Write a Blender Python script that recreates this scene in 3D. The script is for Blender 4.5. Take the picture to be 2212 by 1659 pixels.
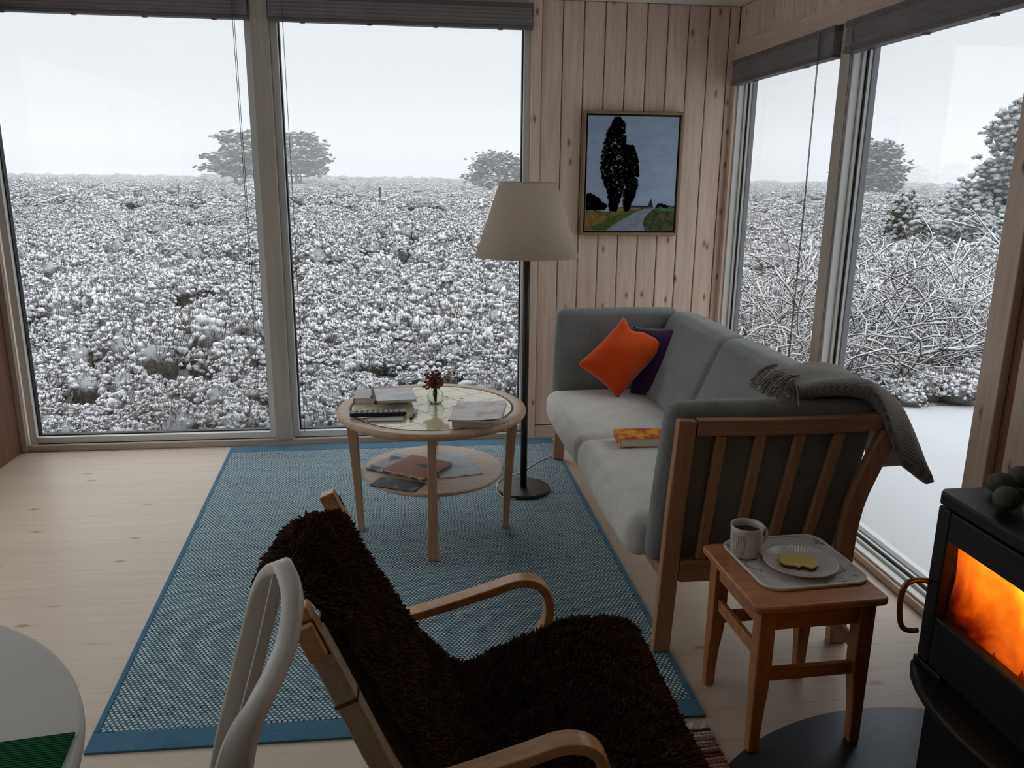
import bpy, bmesh, math, random
import numpy as np
from mathutils import Vector, Matrix

random.seed(7)
RNG = np.random.default_rng(11)
PI = math.pi
scene = bpy.context.scene
for o in list(bpy.data.objects):
    bpy.data.objects.remove(o)
COL = scene.collection

# ------------------------------------------------------------------ camera
EYE = Vector((0.0, 0.0, 1.5))
F_PX, IMG_W = 1752.3, 2212.0
PITCH, YAW, ROLL = math.radians(14.342), math.radians(7.282), math.radians(0.668)
_f = Vector((math.sin(YAW) * math.cos(PITCH), math.cos(YAW) * math.cos(PITCH), -math.sin(PITCH)))
_r = Vector((math.cos(YAW), -math.sin(YAW), 0))
_u = _r.cross(_f)
_r2 = math.cos(ROLL) * _r + math.sin(ROLL) * _u
_u2 = -math.sin(ROLL) * _r + math.cos(ROLL) * _u
cam = bpy.data.objects.new('camera', bpy.data.cameras.new('camera'))
COL.objects.link(cam)
cam.matrix_world = Matrix(((_r2.x, _u2.x, -_f.x, EYE.x), (_r2.y, _u2.y, -_f.y, EYE.y),
                           (_r2.z, _u2.z, -_f.z, EYE.z), (0, 0, 0, 1)))
cam.data.sensor_width = 36.0
cam.data.lens = F_PX / IMG_W * 36.0
cam.data.clip_start = 0.02
cam.data.clip_end = 3000
scene.camera = cam

# ------------------------------------------------------------------ sky and exposure
# an evenly overcast snow sky, a little brighter towards the zenith
world = bpy.data.worlds.new('overcast_sky')
scene.world = world
world.use_nodes = True
wn = world.node_tree
wn.nodes.clear()
w_out = wn.nodes.new('ShaderNodeOutputWorld')
w_bg = wn.nodes.new('ShaderNodeBackground')
w_tc = wn.nodes.new('ShaderNodeTexCoord')
w_sep = wn.nodes.new('ShaderNodeSeparateXYZ')
w_pos = wn.nodes.new('ShaderNodeMath')
w_pos.operation = 'MAXIMUM'
w_pos.inputs[1].default_value = 0.0
w_pow = wn.nodes.new('ShaderNodeMath')
w_pow.operation = 'POWER'
w_pow.inputs[1].default_value = 1.6
w_map = wn.nodes.new('ShaderNodeMath')
w_map.operation = 'MULTIPLY_ADD'
w_map.inputs[1].default_value = 2.0
w_map.inputs[2].default_value = 0.575
w_bg.inputs['Color'].default_value = (0.925, 0.955, 1.0, 1)
wn.links.new(w_tc.outputs['Generated'], w_sep.inputs[0])
wn.links.new(w_sep.outputs['Z'], w_pos.inputs[0])
wn.links.new(w_pos.outputs[0], w_pow.inputs[0])
wn.links.new(w_pow.outputs[0], w_map.inputs[0])
wn.links.new(w_map.outputs[0], w_bg.inputs['Strength'])
wn.links.new(w_bg.outputs[0], w_out.inputs['Surface'])

scene.view_settings.view_transform = 'Standard'
scene.view_settings.look = 'None'
scene.view_settings.gamma = 1.0
scene.view_settings.exposure = 0.36
scene.view_settings.use_curve_mapping = False
cy = scene.cycles
cy.use_denoising = True
cy.max_bounces = 8
cy.diffuse_bounces = 4
cy.glossy_bounces = 4
cy.transmission_bounces = 6
cy.transparent_max_bounces = 16
cy.volume_bounces = 1
cy.adaptive_threshold = 0.04
cy.sample_clamp_indirect = 6.0
cy.caustics_reflective = False
cy.caustics_refractive = False

# ------------------------------------------------------------------ helpers: objects
def link(o):
    COL.objects.link(o)
    return o

def tag(o, label=None, cat=None, group=None, kind=None):
    if label: o['label'] = label
    if cat: o['category'] = cat
    if group: o['group'] = group
    if kind: o['kind'] = kind
    return o

def thing(name, label, cat, loc=(0, 0, 0), rotz=0.0, group=None):
    o = link(bpy.data.objects.new(name, None))
    o.empty_display_size = 0.05
    o.location = loc
    o.rotation_euler = (0, 0, rotz)
    return tag(o, label, cat, group)

def setting(name, loc=(0, 0, 0)):
    o = link(bpy.data.objects.new(name, None))
    o.location = loc
    o.empty_display_size = 0.05
    o['kind'] = 'structure'
    return o

class MB:
    """collects shapes and links them as one mesh object"""
    def __init__(self):
        self.v = []
        self.f = []
        self.mi = []
        self.cur = 0
    def add(self, vs, fs, M=None):
        n = len(self.v)
        for p in vs:
            p = Vector(p)
            self.v.append(tuple(M @ p) if M is not None else tuple(p))
        for f in fs:
            self.f.append(tuple(i + n for i in f))
            self.mi.append(self.cur)
        return self
    def box(self, x0, x1, y0, y1, z0, z1, M=None):
        vs = [(x0, y0, z0), (x1, y0, z0), (x1, y1, z0), (x0, y1, z0),
              (x0, y0, z1), (x1, y0, z1), (x1, y1, z1), (x0, y1, z1)]
        fs = [(0, 3, 2, 1), (4, 5, 6, 7), (0, 1, 5, 4), (1, 2, 6, 5), (2, 3, 7, 6), (3, 0, 4, 7)]
        return self.add(vs, fs, M)
    def prism(self, poly, z0, z1, M=None):
        n = len(poly)
        vs = [(x, y, z0) for x, y in poly] + [(x, y, z1) for x, y in poly]
        fs = [tuple(range(n - 1, -1, -1)), tuple(range(n, 2 * n))]
        for i in range(n):
            j = (i + 1) % n
            fs.append((i, j, n + j, n + i))
        return self.add(vs, fs, M)
    def lathe(self, prof, n=32, M=None, cap=True):
        vs, fs = [], []
        for r, z in prof:
            for k in range(n):
                a = 2 * PI * k / n
                vs.append((r * math.cos(a), r * math.sin(a), z))
        m = len(prof)
        for i in range(m - 1):
            for k in range(n):
                l = (k + 1) % n
                fs.append((i * n + k, i * n + l, (i + 1) * n + l, (i + 1) * n + k))
        if cap:
            fs.append(tuple(range(n - 1, -1, -1)))
            fs.append(tuple(range((m - 1) * n, m * n)))
        return self.add(vs, fs, M)
    def sweep(self, path, section, up=(0, 0, 1), closed=False, scales=None, M=None, ups=None):
        """section: list of (a,b): a along side, b along the local up"""
        P = [Vector(p) for p in path]
        n, m = len(P), len(section)
        vs, fs = [], []
        for i in range(n):
            if closed:
                t = P[(i + 1) % n] - P[i - 1]
            else:
                t = P[min(i + 1, n - 1)] - P[max(i - 1, 0)]
            t.normalize()
            u = Vector(ups[i]) if ups else Vector(up)
            s = t.cross(u)
            if s.length < 1e-5:
                s = t.cross(Vector((1, 0.01, 0)))
            s.normalize()
            u2 = s.cross(t)
            k = scales[i] if scales else 1.0
            ka, kb = k if isinstance(k, tuple) else (k, k)
            for a, b in section:
                vs.append(P[i] + s * a * ka + u2 * b * kb)
        rng = range(n if closed else n - 1)
        for i in rng:
            i2 = (i + 1) % n
            for j in range(m):
                j2 = (j + 1) % m
                fs.append((i * m + j, i * m + j2, i2 * m + j2, i2 * m + j))
        if not closed:
            fs.append(tuple(range(m - 1, -1, -1)))
            fs.append(tuple(range((n - 1) * m, n * m)))
        return self.add(vs, fs, M)
    def tube(self, path, r, n=8, closed=False, M=None, radii=None):
        sec = [(r * math.cos(2 * PI * k / n), r * math.sin(2 * PI * k / n)) for k in range(n)]
        P = [Vector(p) for p in path]
        d = (P[-1] - P[0])
        up = (0, 0, 1) if abs(d.normalized().z if d.length > 1e-6 else 0) < 0.9 else (0, 1, 0.02)
        sc = [q / r for q in radii] if radii else None
        return self.sweep(path, sec, up=up, closed=closed, scales=sc, M=M)
    def grid(self, fn, nu, nv, M=None, wrap_u=False):
        vs = [fn(i / (nu if wrap_u else nu - 1), j / (nv - 1)) for j in range(nv) for i in range(nu)]
        fs = []
        for j in range(nv - 1):
            for i in range(nu if wrap_u else nu - 1):
                i2 = (i + 1) % nu
                fs.append((j * nu + i, j * nu + i2, (j + 1) * nu + i2, (j + 1) * nu + i))
        return self.add(vs, fs, M)
    def mesh(self, name):
        me = bpy.data.meshes.new(name)
        me.from_pydata(self.v, [], self.f)
        me.validate()
        bm = bmesh.new()
        bm.from_mesh(me)
        bmesh.ops.recalc_face_normals(bm, faces=bm.faces)
        bm.to_mesh(me)
        bm.free()
        return me
    def obj(self, name, mat, parent=None, smooth=False, bevel=0.0, seg=2, sub=0, solid=0.0, loc=None, angle=35):
        me = self.mesh(name)
        return mesh_obj(name, me, mat, parent, smooth, bevel, seg, sub, solid, loc, self.mi, angle)

def mesh_obj(name, me, mat, parent=None, smooth=False, bevel=0.0, seg=2, sub=0, solid=0.0, loc=None, mi=None, angle=35):
    for m in (mat if isinstance(mat, (list, tuple)) else [mat]):
        me.materials.append(m)
    if isinstance(mat, (list, tuple)) and mi:
        me.polygons.foreach_set('material_index', mi)
    o = link(bpy.data.objects.new(name, me))
    if parent is not None:
        o.parent = parent
    if loc is not None:
        o.location = loc
    if solid:
        m = o.modifiers.new('thickness', 'SOLIDIFY')
        m.thickness = solid
        m.offset = -1
    if bevel:
        m = o.modifiers.new('bevel', 'BEVEL')
        m.width = bevel
        m.segments = seg
        m.limit_method = 'ANGLE'
        m.angle_limit = math.radians(angle)
        me.polygons.foreach_set('use_smooth', [True] * len(me.polygons))
        m.harden_normals = True
    if sub:
        m = o.modifiers.new('subdivision', 'SUBSURF')
        m.levels = sub
        m.render_levels = sub
    if smooth or sub:
        me.polygons.foreach_set('use_smooth', [True] * len(me.polygons))
    return o

def share(src, parent, loc, rot=None, name=None):
    """another object on the same mesh data"""
    c = src.copy()
    COL.objects.link(c)
    c.parent = parent
    c.location = loc
    if rot is not None:
        c.rotation_euler = rot
    return c

def merged(name, V, Fc, Ms, mat, parent=None, smooth=True, mats_idx=None, loc=None):
    """many transformed copies of a small template (V nx3, Fc list of tri/quad) in one mesh, by numpy"""
    V = np.asarray(V, float)
    Fc = np.asarray(Fc, int)
    Ms = np.asarray(Ms, float)
    n, k = len(Ms), len(V)
    VV = np.einsum('nij,kj->nki', Ms[:, :3, :3], V) + Ms[:, None, :3, 3]
    VV = VV.reshape(-1, 3)
    FF = (Fc[None] + (np.arange(n) * k)[:, None, None]).reshape(-1, Fc.shape[1])
    return np_obj(name, VV, FF, mat, parent, smooth, mats_idx, loc)

def np_obj(name, VV, FF, mat, parent=None, smooth=True, mats_idx=None, loc=None):
    me = bpy.data.meshes.new(name)
    m = FF.shape[1]
    me.vertices.add(len(VV))
    me.vertices.foreach_set('co', np.asarray(VV, np.float32).ravel())
    me.loops.add(FF.size)
    me.loops.foreach_set('vertex_index', FF.astype(np.int32).ravel())
    me.polygons.add(len(FF))
    me.polygons.foreach_set('loop_start', np.arange(0, FF.size, m, dtype=np.int32))
    me.polygons.foreach_set('loop_total', np.full(len(FF), m, dtype=np.int32))
    me.polygons.foreach_set('use_smooth', np.full(len(FF), smooth))
    for q in (mat if isinstance(mat, (list, tuple)) else [mat]):
        me.materials.append(q)
    if mats_idx is not None:
        me.polygons.foreach_set('material_index', np.asarray(mats_idx, np.int32))
    me.update(calc_edges=True)
    o = link(bpy.data.objects.new(name, me))
    if parent is not None:
        o.parent = parent
    if loc is not None:
        o.location = loc
    return o

def trs(loc, rot, scl):
    """4x4 from loc, euler rot, scale (3)"""
    from mathutils import Euler
    M = Matrix.LocRotScale(Vector(loc), Euler(rot), Vector(scl))
    return np.array(M)

def ico(sub):
    bm = bmesh.new()
    bmesh.ops.create_icosphere(bm, subdivisions=sub, radius=1.0)
    V = np.array([v.co[:] for v in bm.verts])
    Fc = np.array([[v.index for v in f.verts] for f in bm.faces])
    bm.free()
    return V, Fc

def bez(pts, n=8):
    """smooth Catmull-Rom path through points"""
    P = [Vector(p) for p in pts]
    out = []
    for i in range(len(P) - 1):
        p0 = P[i - 1] if i > 0 else P[i] * 2 - P[i + 1]
        p1, p2 = P[i], P[i + 1]
        p3 = P[i + 2] if i + 2 < len(P) else P[i + 1] * 2 - P[i]
        for k in range(n):
            t = k / n
            out.append(0.5 * ((2 * p1) + (p2 - p0) * t + (2 * p0 - 5 * p1 + 4 * p2 - p3) * t * t
                              + (3 * p1 - p0 - 3 * p2 + p3) * t ** 3))
    out.append(P[-1])
    return out

def rrect(w, h, r, n=5):
    """rounded rectangle polygon centred on the origin"""
    out = []
    for cx, cy_, a0 in ((w / 2 - r, h / 2 - r, 0), (-w / 2 + r, h / 2 - r, PI / 2),
                        (-w / 2 + r, -h / 2 + r, PI), (w / 2 - r, -h / 2 + r, 1.5 * PI)):
        for k in range(n + 1):
            a = a0 + PI / 2 * k / n
            out.append((cx + r * math.cos(a), cy_ + r * math.sin(a)))
    return out

# ------------------------------------------------------------------ helpers: materials
class NT:
    def __init__(self, name):
        self.m = bpy.data.materials.new(name)
        self.m.use_nodes = True
        self.t = self.m.node_tree
        self.t.nodes.clear()
        self.out = self.n('ShaderNodeOutputMaterial')
        self.bsdf = self.n('ShaderNodeBsdfPrincipled')
        self.l(self.bsdf.outputs[0], self.out.inputs['Surface'])
    def n(self, typ, **kw):
        nd = self.t.nodes.new(typ)
        for k, v in kw.items():
            setattr(nd, k, v)
        return nd
    def l(self, a, b):
        self.t.links.new(a, b)
    def val(self, sock, v):
        if hasattr(v, 'is_output'):
            self.l(v, sock)
        else:
            sock.default_value = v
    def math(self, op, a, b=0.0, clamp=False):
        nd = self.n('ShaderNodeMath', operation=op, use_clamp=clamp)
        self.val(nd.inputs[0], a)
        self.val(nd.inputs[1], b)
        return nd.outputs[0]
    def coords(self, kind='Object'):
        return self.n('ShaderNodeTexCoord').outputs[kind]
    def scale(self, vec, s, off=None):
        nd = self.n('ShaderNodeVectorMath', operation='MULTIPLY')
        self.l(vec, nd.inputs[0])
        nd.inputs[1].default_value = s
        return nd.outputs[0]
    def vadd(self, a, b):
        nd = self.n('ShaderNodeVectorMath', operation='ADD')
        self.val(nd.inputs[0], a)
        self.val(nd.inputs[1], b)
        return nd.outputs[0]
    def noise(self, vec, scale=5, detail=3, rough=0.55, dist=0.0):
        nd = self.n('ShaderNodeTexNoise')
        if vec is not None:
            self.l(vec, nd.inputs['Vector'])
        nd.inputs['Scale'].default_value = scale
        nd.inputs['Detail'].default_value = detail
        nd.inputs['Roughness'].default_value = rough
        nd.inputs['Distortion'].default_value = dist
        return nd.outputs['Fac']
    def voro(self, vec, scale=5, feature='F1', out='Distance', rnd=1.0):
        nd = self.n('ShaderNodeTexVoronoi', feature=feature)
        if vec is not None:
            self.l(vec, nd.inputs['Vector'])
        nd.inputs['Scale'].default_value = scale
        nd.inputs['Randomness'].default_value = rnd
        return nd.outputs[out]
    def ramp(self, fac, stops, interp='LINEAR'):
        nd = self.n('ShaderNodeValToRGB')
        nd.color_ramp.interpolation = interp
        e = nd.color_ramp.elements
        while len(e) > 1:
            e.remove(e[-1])
        e[0].position = stops[0][0]
        e[0].color = (*stops[0][1], 1)
        for p, c in stops[1:]:
            q = e.new(p)
            q.color = (*c, 1)
        self.l(fac, nd.inputs[0])
        return nd.outputs[0]
    def mix(self, fac, a, b, blend='MIX'):
        nd = self.n('ShaderNodeMix', data_type='RGBA', blend_type=blend)
        self.val(nd.inputs[0], fac)
        for s, v in ((nd.inputs[6], a), (nd.inputs[7], b)):
            if hasattr(v, 'is_output'):
                self.l(v, s)
            else:
                s.default_value = (*v, 1)
        return nd.outputs[2]
    def bump(self, h, strength=0.3, dist=0.002):
        nd = self.n('ShaderNodeBump')
        nd.inputs['Strength'].default_value = strength
        nd.inputs['Distance'].default_value = dist
        self.l(h, nd.inputs['Height'])
        self.l(nd.outputs[0], self.bsdf.inputs['Normal'])
    def set(self, color=None, rough=None, metal=None, spec=None, **kw):
        b = self.bsdf.inputs
        if color is not None:
            if hasattr(color, 'is_output'):
                self.l(color, b['Base Color'])
            else:
                b['Base Color'].default_value = (*color, 1)
        if rough is not None:
            self.val(b['Roughness'], rough)
        if metal is not None:
            b['Metallic'].default_value = metal
        if spec is not None:
            b['Specular IOR Level'].default_value = spec
        for k, v in kw.items():
            self.val(b[k], v)
        return self.m

def s2l(r, g, b):
    """sRGB bytes to linear"""
    return tuple(((c / 255) / 12.92 if c / 255 <= 0.04045 else ((c / 255 + 0.055) / 1.055) ** 2.4) for c in (r, g, b))

def plain(name, c, rough=0.6, metal=0.0, spec=0.5, var=0.06, nscale=30, bump=0.0, bdist=0.001):
    t = NT(name)
    co = t.coords()
    nz = t.noise(co, nscale, 3)
    lo = tuple(x * (1 - var) for x in c)
    hi = tuple(min(1, x * (1 + var)) for x in c)
    col = t.ramp(nz, [(0.3, lo), (0.7, hi)])
    if bump:
        t.bump(nz, bump, bdist)
    return t.set(col, rough, metal, spec)

def wood(name, base, dark, axis='Z', knots=0.0, rough=0.5, knotcol=None, grain=1.0, spec=0.4, perobj=0.10, kscale=1.0):
    """pine / beech: grain stretched along an axis, optional knots, each object its own piece of timber"""
    t = NT(name)
    co = t.coords()
    oi = t.n('ShaderNodeObjectInfo')
    off = t.n('ShaderNodeVectorMath', operation='SCALE')
    cmb = t.n('ShaderNodeCombineXYZ')
    t.l(oi.outputs['Random'], cmb.inputs[0])
    t.l(t.math('MULTIPLY', oi.outputs['Random'], 7.31), cmb.inputs[1])
    t.l(t.math('MULTIPLY', oi.outputs['Random'], 3.17), cmb.inputs[2])
    t.l(cmb.outputs[0], off.inputs[0])
    off.inputs['Scale'].default_value = 13.0
    v = t.vadd(co, off.outputs[0])
    s = {'X': (1.2, 22, 22), 'Y': (22, 1.2, 22), 'Z': (22, 22, 1.2)}[axis]
    g = t.scale(v, tuple(q * grain for q in s))
    n1 = t.noise(g, 1.6, 4, 0.6, 0.6)
    n2 = t.noise(g, 6.0, 3, 0.6)
    fac = t.math('ADD', t.math('MULTIPLY', n1, 0.7), t.math('MULTIPLY', n2, 0.3))
    col = t.ramp(fac, [(0.35, dark), (0.62, base)])
    tint = t.math('MULTIPLY_ADD', oi.outputs['Random'], perobj * 2)
    tint.node.inputs[2].default_value = 1 - perobj
    hs = t.n('ShaderNodeHueSaturation')
    t.l(tint, hs.inputs['Value'])
    t.l(col, hs.inputs['Color'])
    col = hs.outputs[0]
    if knots:
        sx = t.n('ShaderNodeSeparateXYZ')
        t.l(v, sx.inputs[0])
        o3 = [sx.outputs[0], sx.outputs[1], sx.outputs[2]]
        along = {'X': o3[0], 'Y': o3[1], 'Z': o3[2]}[axis]
        across = {'X': o3[1], 'Y': t.math('ADD', o3[0], o3[2]), 'Z': t.math('ADD', o3[0], o3[1])}[axis]
        kc = t.n('ShaderNodeCombineXYZ')
        t.l(t.math('MULTIPLY', across, 11.0 * kscale), kc.inputs[0])
        t.l(t.math('MULTIPLY', along, 4.6 * kscale), kc.inputs[1])
        kv = kc.outputs[0]
        wob = t.noise(kv, 4, 2)
        vd = t.n('ShaderNodeTexVoronoi', voronoi_dimensions='2D')
        t.l(kv, vd.inputs['Vector'])
        vd.inputs['Scale'].default_value = 1.0
        d = t.math('ADD', vd.outputs['Distance'], t.math('MULTIPLY', wob, 0.10))
        cell = vd.outputs['Color']
        sep = t.n('ShaderNodeSeparateColor')
        t.l(cell, sep.inputs[0])
        has = t.math('LESS_THAN', sep.outputs[0], knots)
        k = t.ramp(d, [(0.085, (1, 1, 1)), (0.12, (.55, .55, .55)), (0.19, (0, 0, 0))])
        kk = t.math('MULTIPLY', k, has)
        col = t.mix(kk, col, knotcol or tuple(c * 0.45 for c in dark))
    t.bump(fac, 0.12, 0.001)
    return t.set(col, rough, 0, spec)

def fabric(name, c, c2=None, scale=900, rough=0.95, bump=0.4, spec=0.1, sheen=0.2, bdist=0.0008):
    t = NT(name)
    co = t.coords()
    w1 = t.n('ShaderNodeTexWave', wave_type='BANDS', bands_direction='DIAGONAL')
    t.l(co, w1.inputs['Vector'])
    w1.inputs['Scale'].default_value = scale / 10
    w1.inputs['Distortion'].default_value = 2.5
    nz = t.noise(co, scale / 3, 2)
    big = t.noise(co, 9, 3)
    f = t.math('ADD', t.math('MULTIPLY', nz, 0.6), t.math('MULTIPLY', big, 0.4))
    col = t.ramp(f, [(0.35, c2 or tuple(q * 0.75 for q in c)), (0.65, c)])
    t.bump(t.math('ADD', nz, t.math('MULTIPLY', w1.outputs['Fac'], 0.5)), bump, bdist)
    m = t.set(col, rough, 0, spec)
    t.bsdf.inputs['Sheen Weight'].default_value = sheen
    return m

def glass(name, tint=(1, 1, 1), refl=1.0, rough=0.0):
    """window glass: clear transmission plus the Fresnel reflection of both faces"""
    t = NT(name)
    tr = t.n('ShaderNodeBsdfTransparent')
    tr.inputs[0].default_value = (*tint, 1)
    gl = t.n('ShaderNodeBsdfGlossy')
    gl.inputs['Roughness'].default_value = rough
    lw = t.n('ShaderNodeLayerWeight')
    lw.inputs['Blend'].default_value = 0.5
    fac = t.math('MULTIPLY_ADD', t.math('POWER', lw.outputs['Facing'], 5.0), 0.96)
    fac.node.inputs[2].default_value = 0.04
    mx = t.n('ShaderNodeMixShader')
    t.l(t.math('MULTIPLY', fac, refl, True), mx.inputs[0])
    t.l(tr.outputs[0], mx.inputs[1])
    t.l(gl.outputs[0], mx.inputs[2])
    t.l(mx.outputs[0], t.out.inputs['Surface'])
    return t.m

M = {}
M['pine_wall'] = wood('whitewashed_pine_boards', s2l(233, 212, 194), s2l(212, 186, 168), 'Z', knots=0.34,
                      knotcol=s2l(150, 108, 84), rough=0.55, perobj=0.05)
M['pine_wall_y'] = wood('whitewashed_pine_rail', s2l(224, 202, 184), s2l(204, 178, 160), 'Y', rough=0.55, perobj=0.04)
M['pine_wall_x'] = wood('whitewashed_pine_sill', s2l(220, 200, 182), s2l(200, 176, 158), 'X', rough=0.55, perobj=0.04)
M['pine_groove'] = plain('pine_groove', s2l(150, 105, 85), 0.8)
M['pine_floor'] = wood('soaped_pine_floor', s2l(200, 184, 166), s2l(191, 173, 154), 'X', knots=0.20,
                       knotcol=s2l(150, 118, 96), rough=0.38, perobj=0.025, spec=0.45, kscale=0.8)
M['white_frame'] = plain('white_painted_frame', (0.74, 0.74, 0.71), 0.4, var=0.02)
M['greywash'] = wood('grey_washed_frame', s2l(196, 186, 174), s2l(178, 167, 155), 'Z', rough=0.5, perobj=0.02)
M['greywash_x'] = wood('grey_washed_rail', s2l(190, 178, 166), s2l(172, 160, 148), 'X', rough=0.5, perobj=0.02)
M['gasket'] = plain('black_rubber_gasket', (0.012, 0.014, 0.016), 0.5)
M['clad'] = plain('grey_outer_cladding', (0.16, 0.17, 0.18), 0.5)
M['pane'] = glass('window_glass', (0.985, 0.99, 0.988), refl=1.0)
M['ceiling'] = plain('white_ceiling_board', (0.82, 0.81, 0.79), 0.7, var=0.02)
M['outside_wall'] = plain('outside_cladding', (0.3, 0.28, 0.26), 0.8)
# ------------------------------------------------------------------ the room
WL, WR, YB, YN, ZC = -2.14, 1.80, 4.54, -3.2, 2.40   # left wall, right wall, window wall, rear wall, ceiling

# floor: a dark sub-floor under soaped pine planks running along the window wall
fl = MB().box(WL - .2, WR + .1, YN - .2, YB + .2, -0.16, -0.022).obj('floor', M['pine_floor'])
fl['kind'] = 'structure'
PW = 0.1352
pm = MB().box(WL + .001, WR - .001, 0.00012, PW - 0.00012, -0.021, 0.0)
p0 = pm.obj('plank', M['pine_floor'], fl, bevel=0.0003, seg=1)
k = 0
y = YB - PW
while y > YN:
    if k == 0:
        p0.location = (0, y, 0)
    else:
        share(p0, fl, (0, y, 0))
    k += 1
    y -= PW

# window wall (back)
OX0, OX1, OZ1 = -2.10, 0.665, 2.37          # its opening
wb = MB()
wb.box(OX1 + .02, WR + .1, YB + .012, YB + .2, -.16, ZC + .1)
wb.box(WL - .2, OX1 + .02, YB + .012, YB + .2, OZ1 + .01, ZC + .1)
wb.box(WL - .2, OX1 + .02, YB + .012, YB + .2, -.16, -0.001)
wall_back = wb.obj('wall_back', M['pine_groove'])
wall_back['kind'] = 'structure'
BP = 0.1142
b0 = MB().box(0.0015, BP - 0.0015, 0, .0125, 0.0, ZC - .075).obj('board', M['pine_wall'], wall_back, bevel=0.006, seg=1)
n = 0
x = OX1 + 0.052
while x < WR - 0.01:
    w = min(BP, WR - x)
    if w > BP - 1e-6:
        if n == 0:
            b0.location = (x, YB, .075)
        else:
            share(b0, wall_back, (x, YB, .075))
    else:
        MB().box(0.0015, w, 0, .0125, 0, ZC - .075).obj('board', M['pine_wall'], wall_back, bevel=.006, seg=1, loc=(x, YB, .075))
    n += 1
    x += BP
bb = MB().box(OX1 + .05, WR, YB - .016, YB, 0, .075).obj('baseboard_back', M['pine_wall_x'], bevel=.004)
bb['kind'] = 'structure'

# casings round the window wall's opening
def trim(n, boxes, mat, bevel=.004):
    mb = MB()
    for b in boxes:
        mb.box(*b)
    o = mb.obj('trim_%d' % n, mat, bevel=bevel)
    o['kind'] = 'structure'
    return o
trim(1, [(OX1, OX1 + .05, YB - .02, YB + .012, 0, OZ1 + .03)], M['pine_wall'])
trim(2, [(OX0 - .02, OX1, YB - .02, YB + .012, OZ1, ZC)], M['pine_wall_x'])
trim(3, [(OX0 - .038, OX0, YB - .02, YB + .012, 0, OZ1 + .03)], M['greywash'])
trim(4, [(OX0, OX1, YB - .012, YB + .02, 0, .034)], M['greywash_x'])
# central mullion between the two panes
trim(5, [(-.77, -.682, YB - .022, YB + .10, .034, OZ1)], M['greywash'])

def window_back(n, x0, x1):
    z0, z1 = .034, OZ1
    r = setting('window_%d' % n, ((x0 + x1) / 2, YB + .06, z0))
    cx, cy_, cz = r.location
    f = MB()
    t = .036
    for b in ((x0, x0 + t, z0, z1), (x1 - t, x1, z0, z1), (x0 + t, x1 - t, z0, z0 + t), (x0 + t, x1 - t, z1 - t, z1)):
        f.box(b[0] - cx, b[1] - cx, -.035, .045, b[2] - cz, b[3] - cz)
    f.obj('frame', M['white_frame'], r, bevel=.003)
    g = MB()
    q = t + .007
    for b in ((x0 + t, x0 + q, z0 + t, z1 - t), (x1 - q, x1 - t, z0 + t, z1 - t), (x0 + q, x1 - q, z0 + t, z0 + q), (x0 + q, x1 - q, z1 - q, z1 - t)):
        g.box(b[0] - cx, b[1] - cx, -.004, .03, b[2] - cz, b[3] - cz)
    g.obj('gasket', M['gasket'], r)
    MB().box(x0 + q - cx, x1 - q - cx, .010, .016, z0 + q - cz, z1 - q - cz).obj('pane', M['pane'], r)
    MB().box(x0 - cx, x1 - cx, .046, .14, -.05, z0 + .010 - cz).obj('outer_sill', M['clad'], r, bevel=.003)
    return r
window_back(1, OX0, -.77)
window_back(2, -.682, OX1)

# right wall with its long window
RY0, RY1, RZ1 = 2.29, 4.50, 2.12
wr = MB()
wr.box(WR + .012, WR + .1, YN - .2, RY0 - .012, -.16, ZC + .1)
wr.box(WR + .012, WR + .1, RY0 - .012, YB + .012, RZ1 + .012, ZC + .1)
wr.box(WR + .012, WR + .1, RY0 - .012, YB + .012, -.16, .0)
wr.box(WR + .012, WR + .1, RY1 + .012, YB + .012, 0, RZ1 + .012)
wall_right = wr.obj('wall_right', M['pine_groove'])
wall_right['kind'] = 'structure'
t0 = MB().box(0, .0125, .0015, .1055, 0, ZC - RZ1 - .09).obj('board', M['pine_wall'], wall_right, bevel=.006, seg=1)
n, y = 0, YB - .107
while y > RY0 - .25:
    if n == 0:
        t0.location = (WR, y, RZ1 + .09)
    else:
        share(t0, wall_right, (WR, y, RZ1 + .09))
    n += 1
    y -= .107
top_end = y + .107
t1 = MB().box(0, .0125, .0015, .1125, 0, ZC).obj('board', M['pine_wall'], wall_right, bevel=.006, seg=1)
n, y = 0, RY0 - .095 - .036 - .114
while y > YN - .1:
    if y + .114 > top_end - .001 and False:
        pass
    if n == 0:
        t1.location = (WR, y, 0)
    else:
        share(t1, wall_right, (WR, y, 0))
    n += 1
    y -= .114
trim(6, [(WR - .02, WR + .012, RY0 - .10, YB, RZ1, RZ1 + .09)], M['pine_wall_y'])
trim(7, [(WR - .02, WR + .012, RY1, YB - .001, 0, RZ1)], M['pine_wall'])
trim(8, [(WR - .02, WR + .012, RY0 - .092, RY0, 0, RZ1)], M['pine_wall'])
trim(9, [(WR - .014, WR + .012, RY0, RY1, 0, .03)], M['pine_wall_y'])
br = MB().box(WR - .016, WR, YN, RY0 - .094, 0, .075).obj('baseboard_right', M['pine_wall_y'], bevel=.004)
br['kind'] = 'structure'

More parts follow.
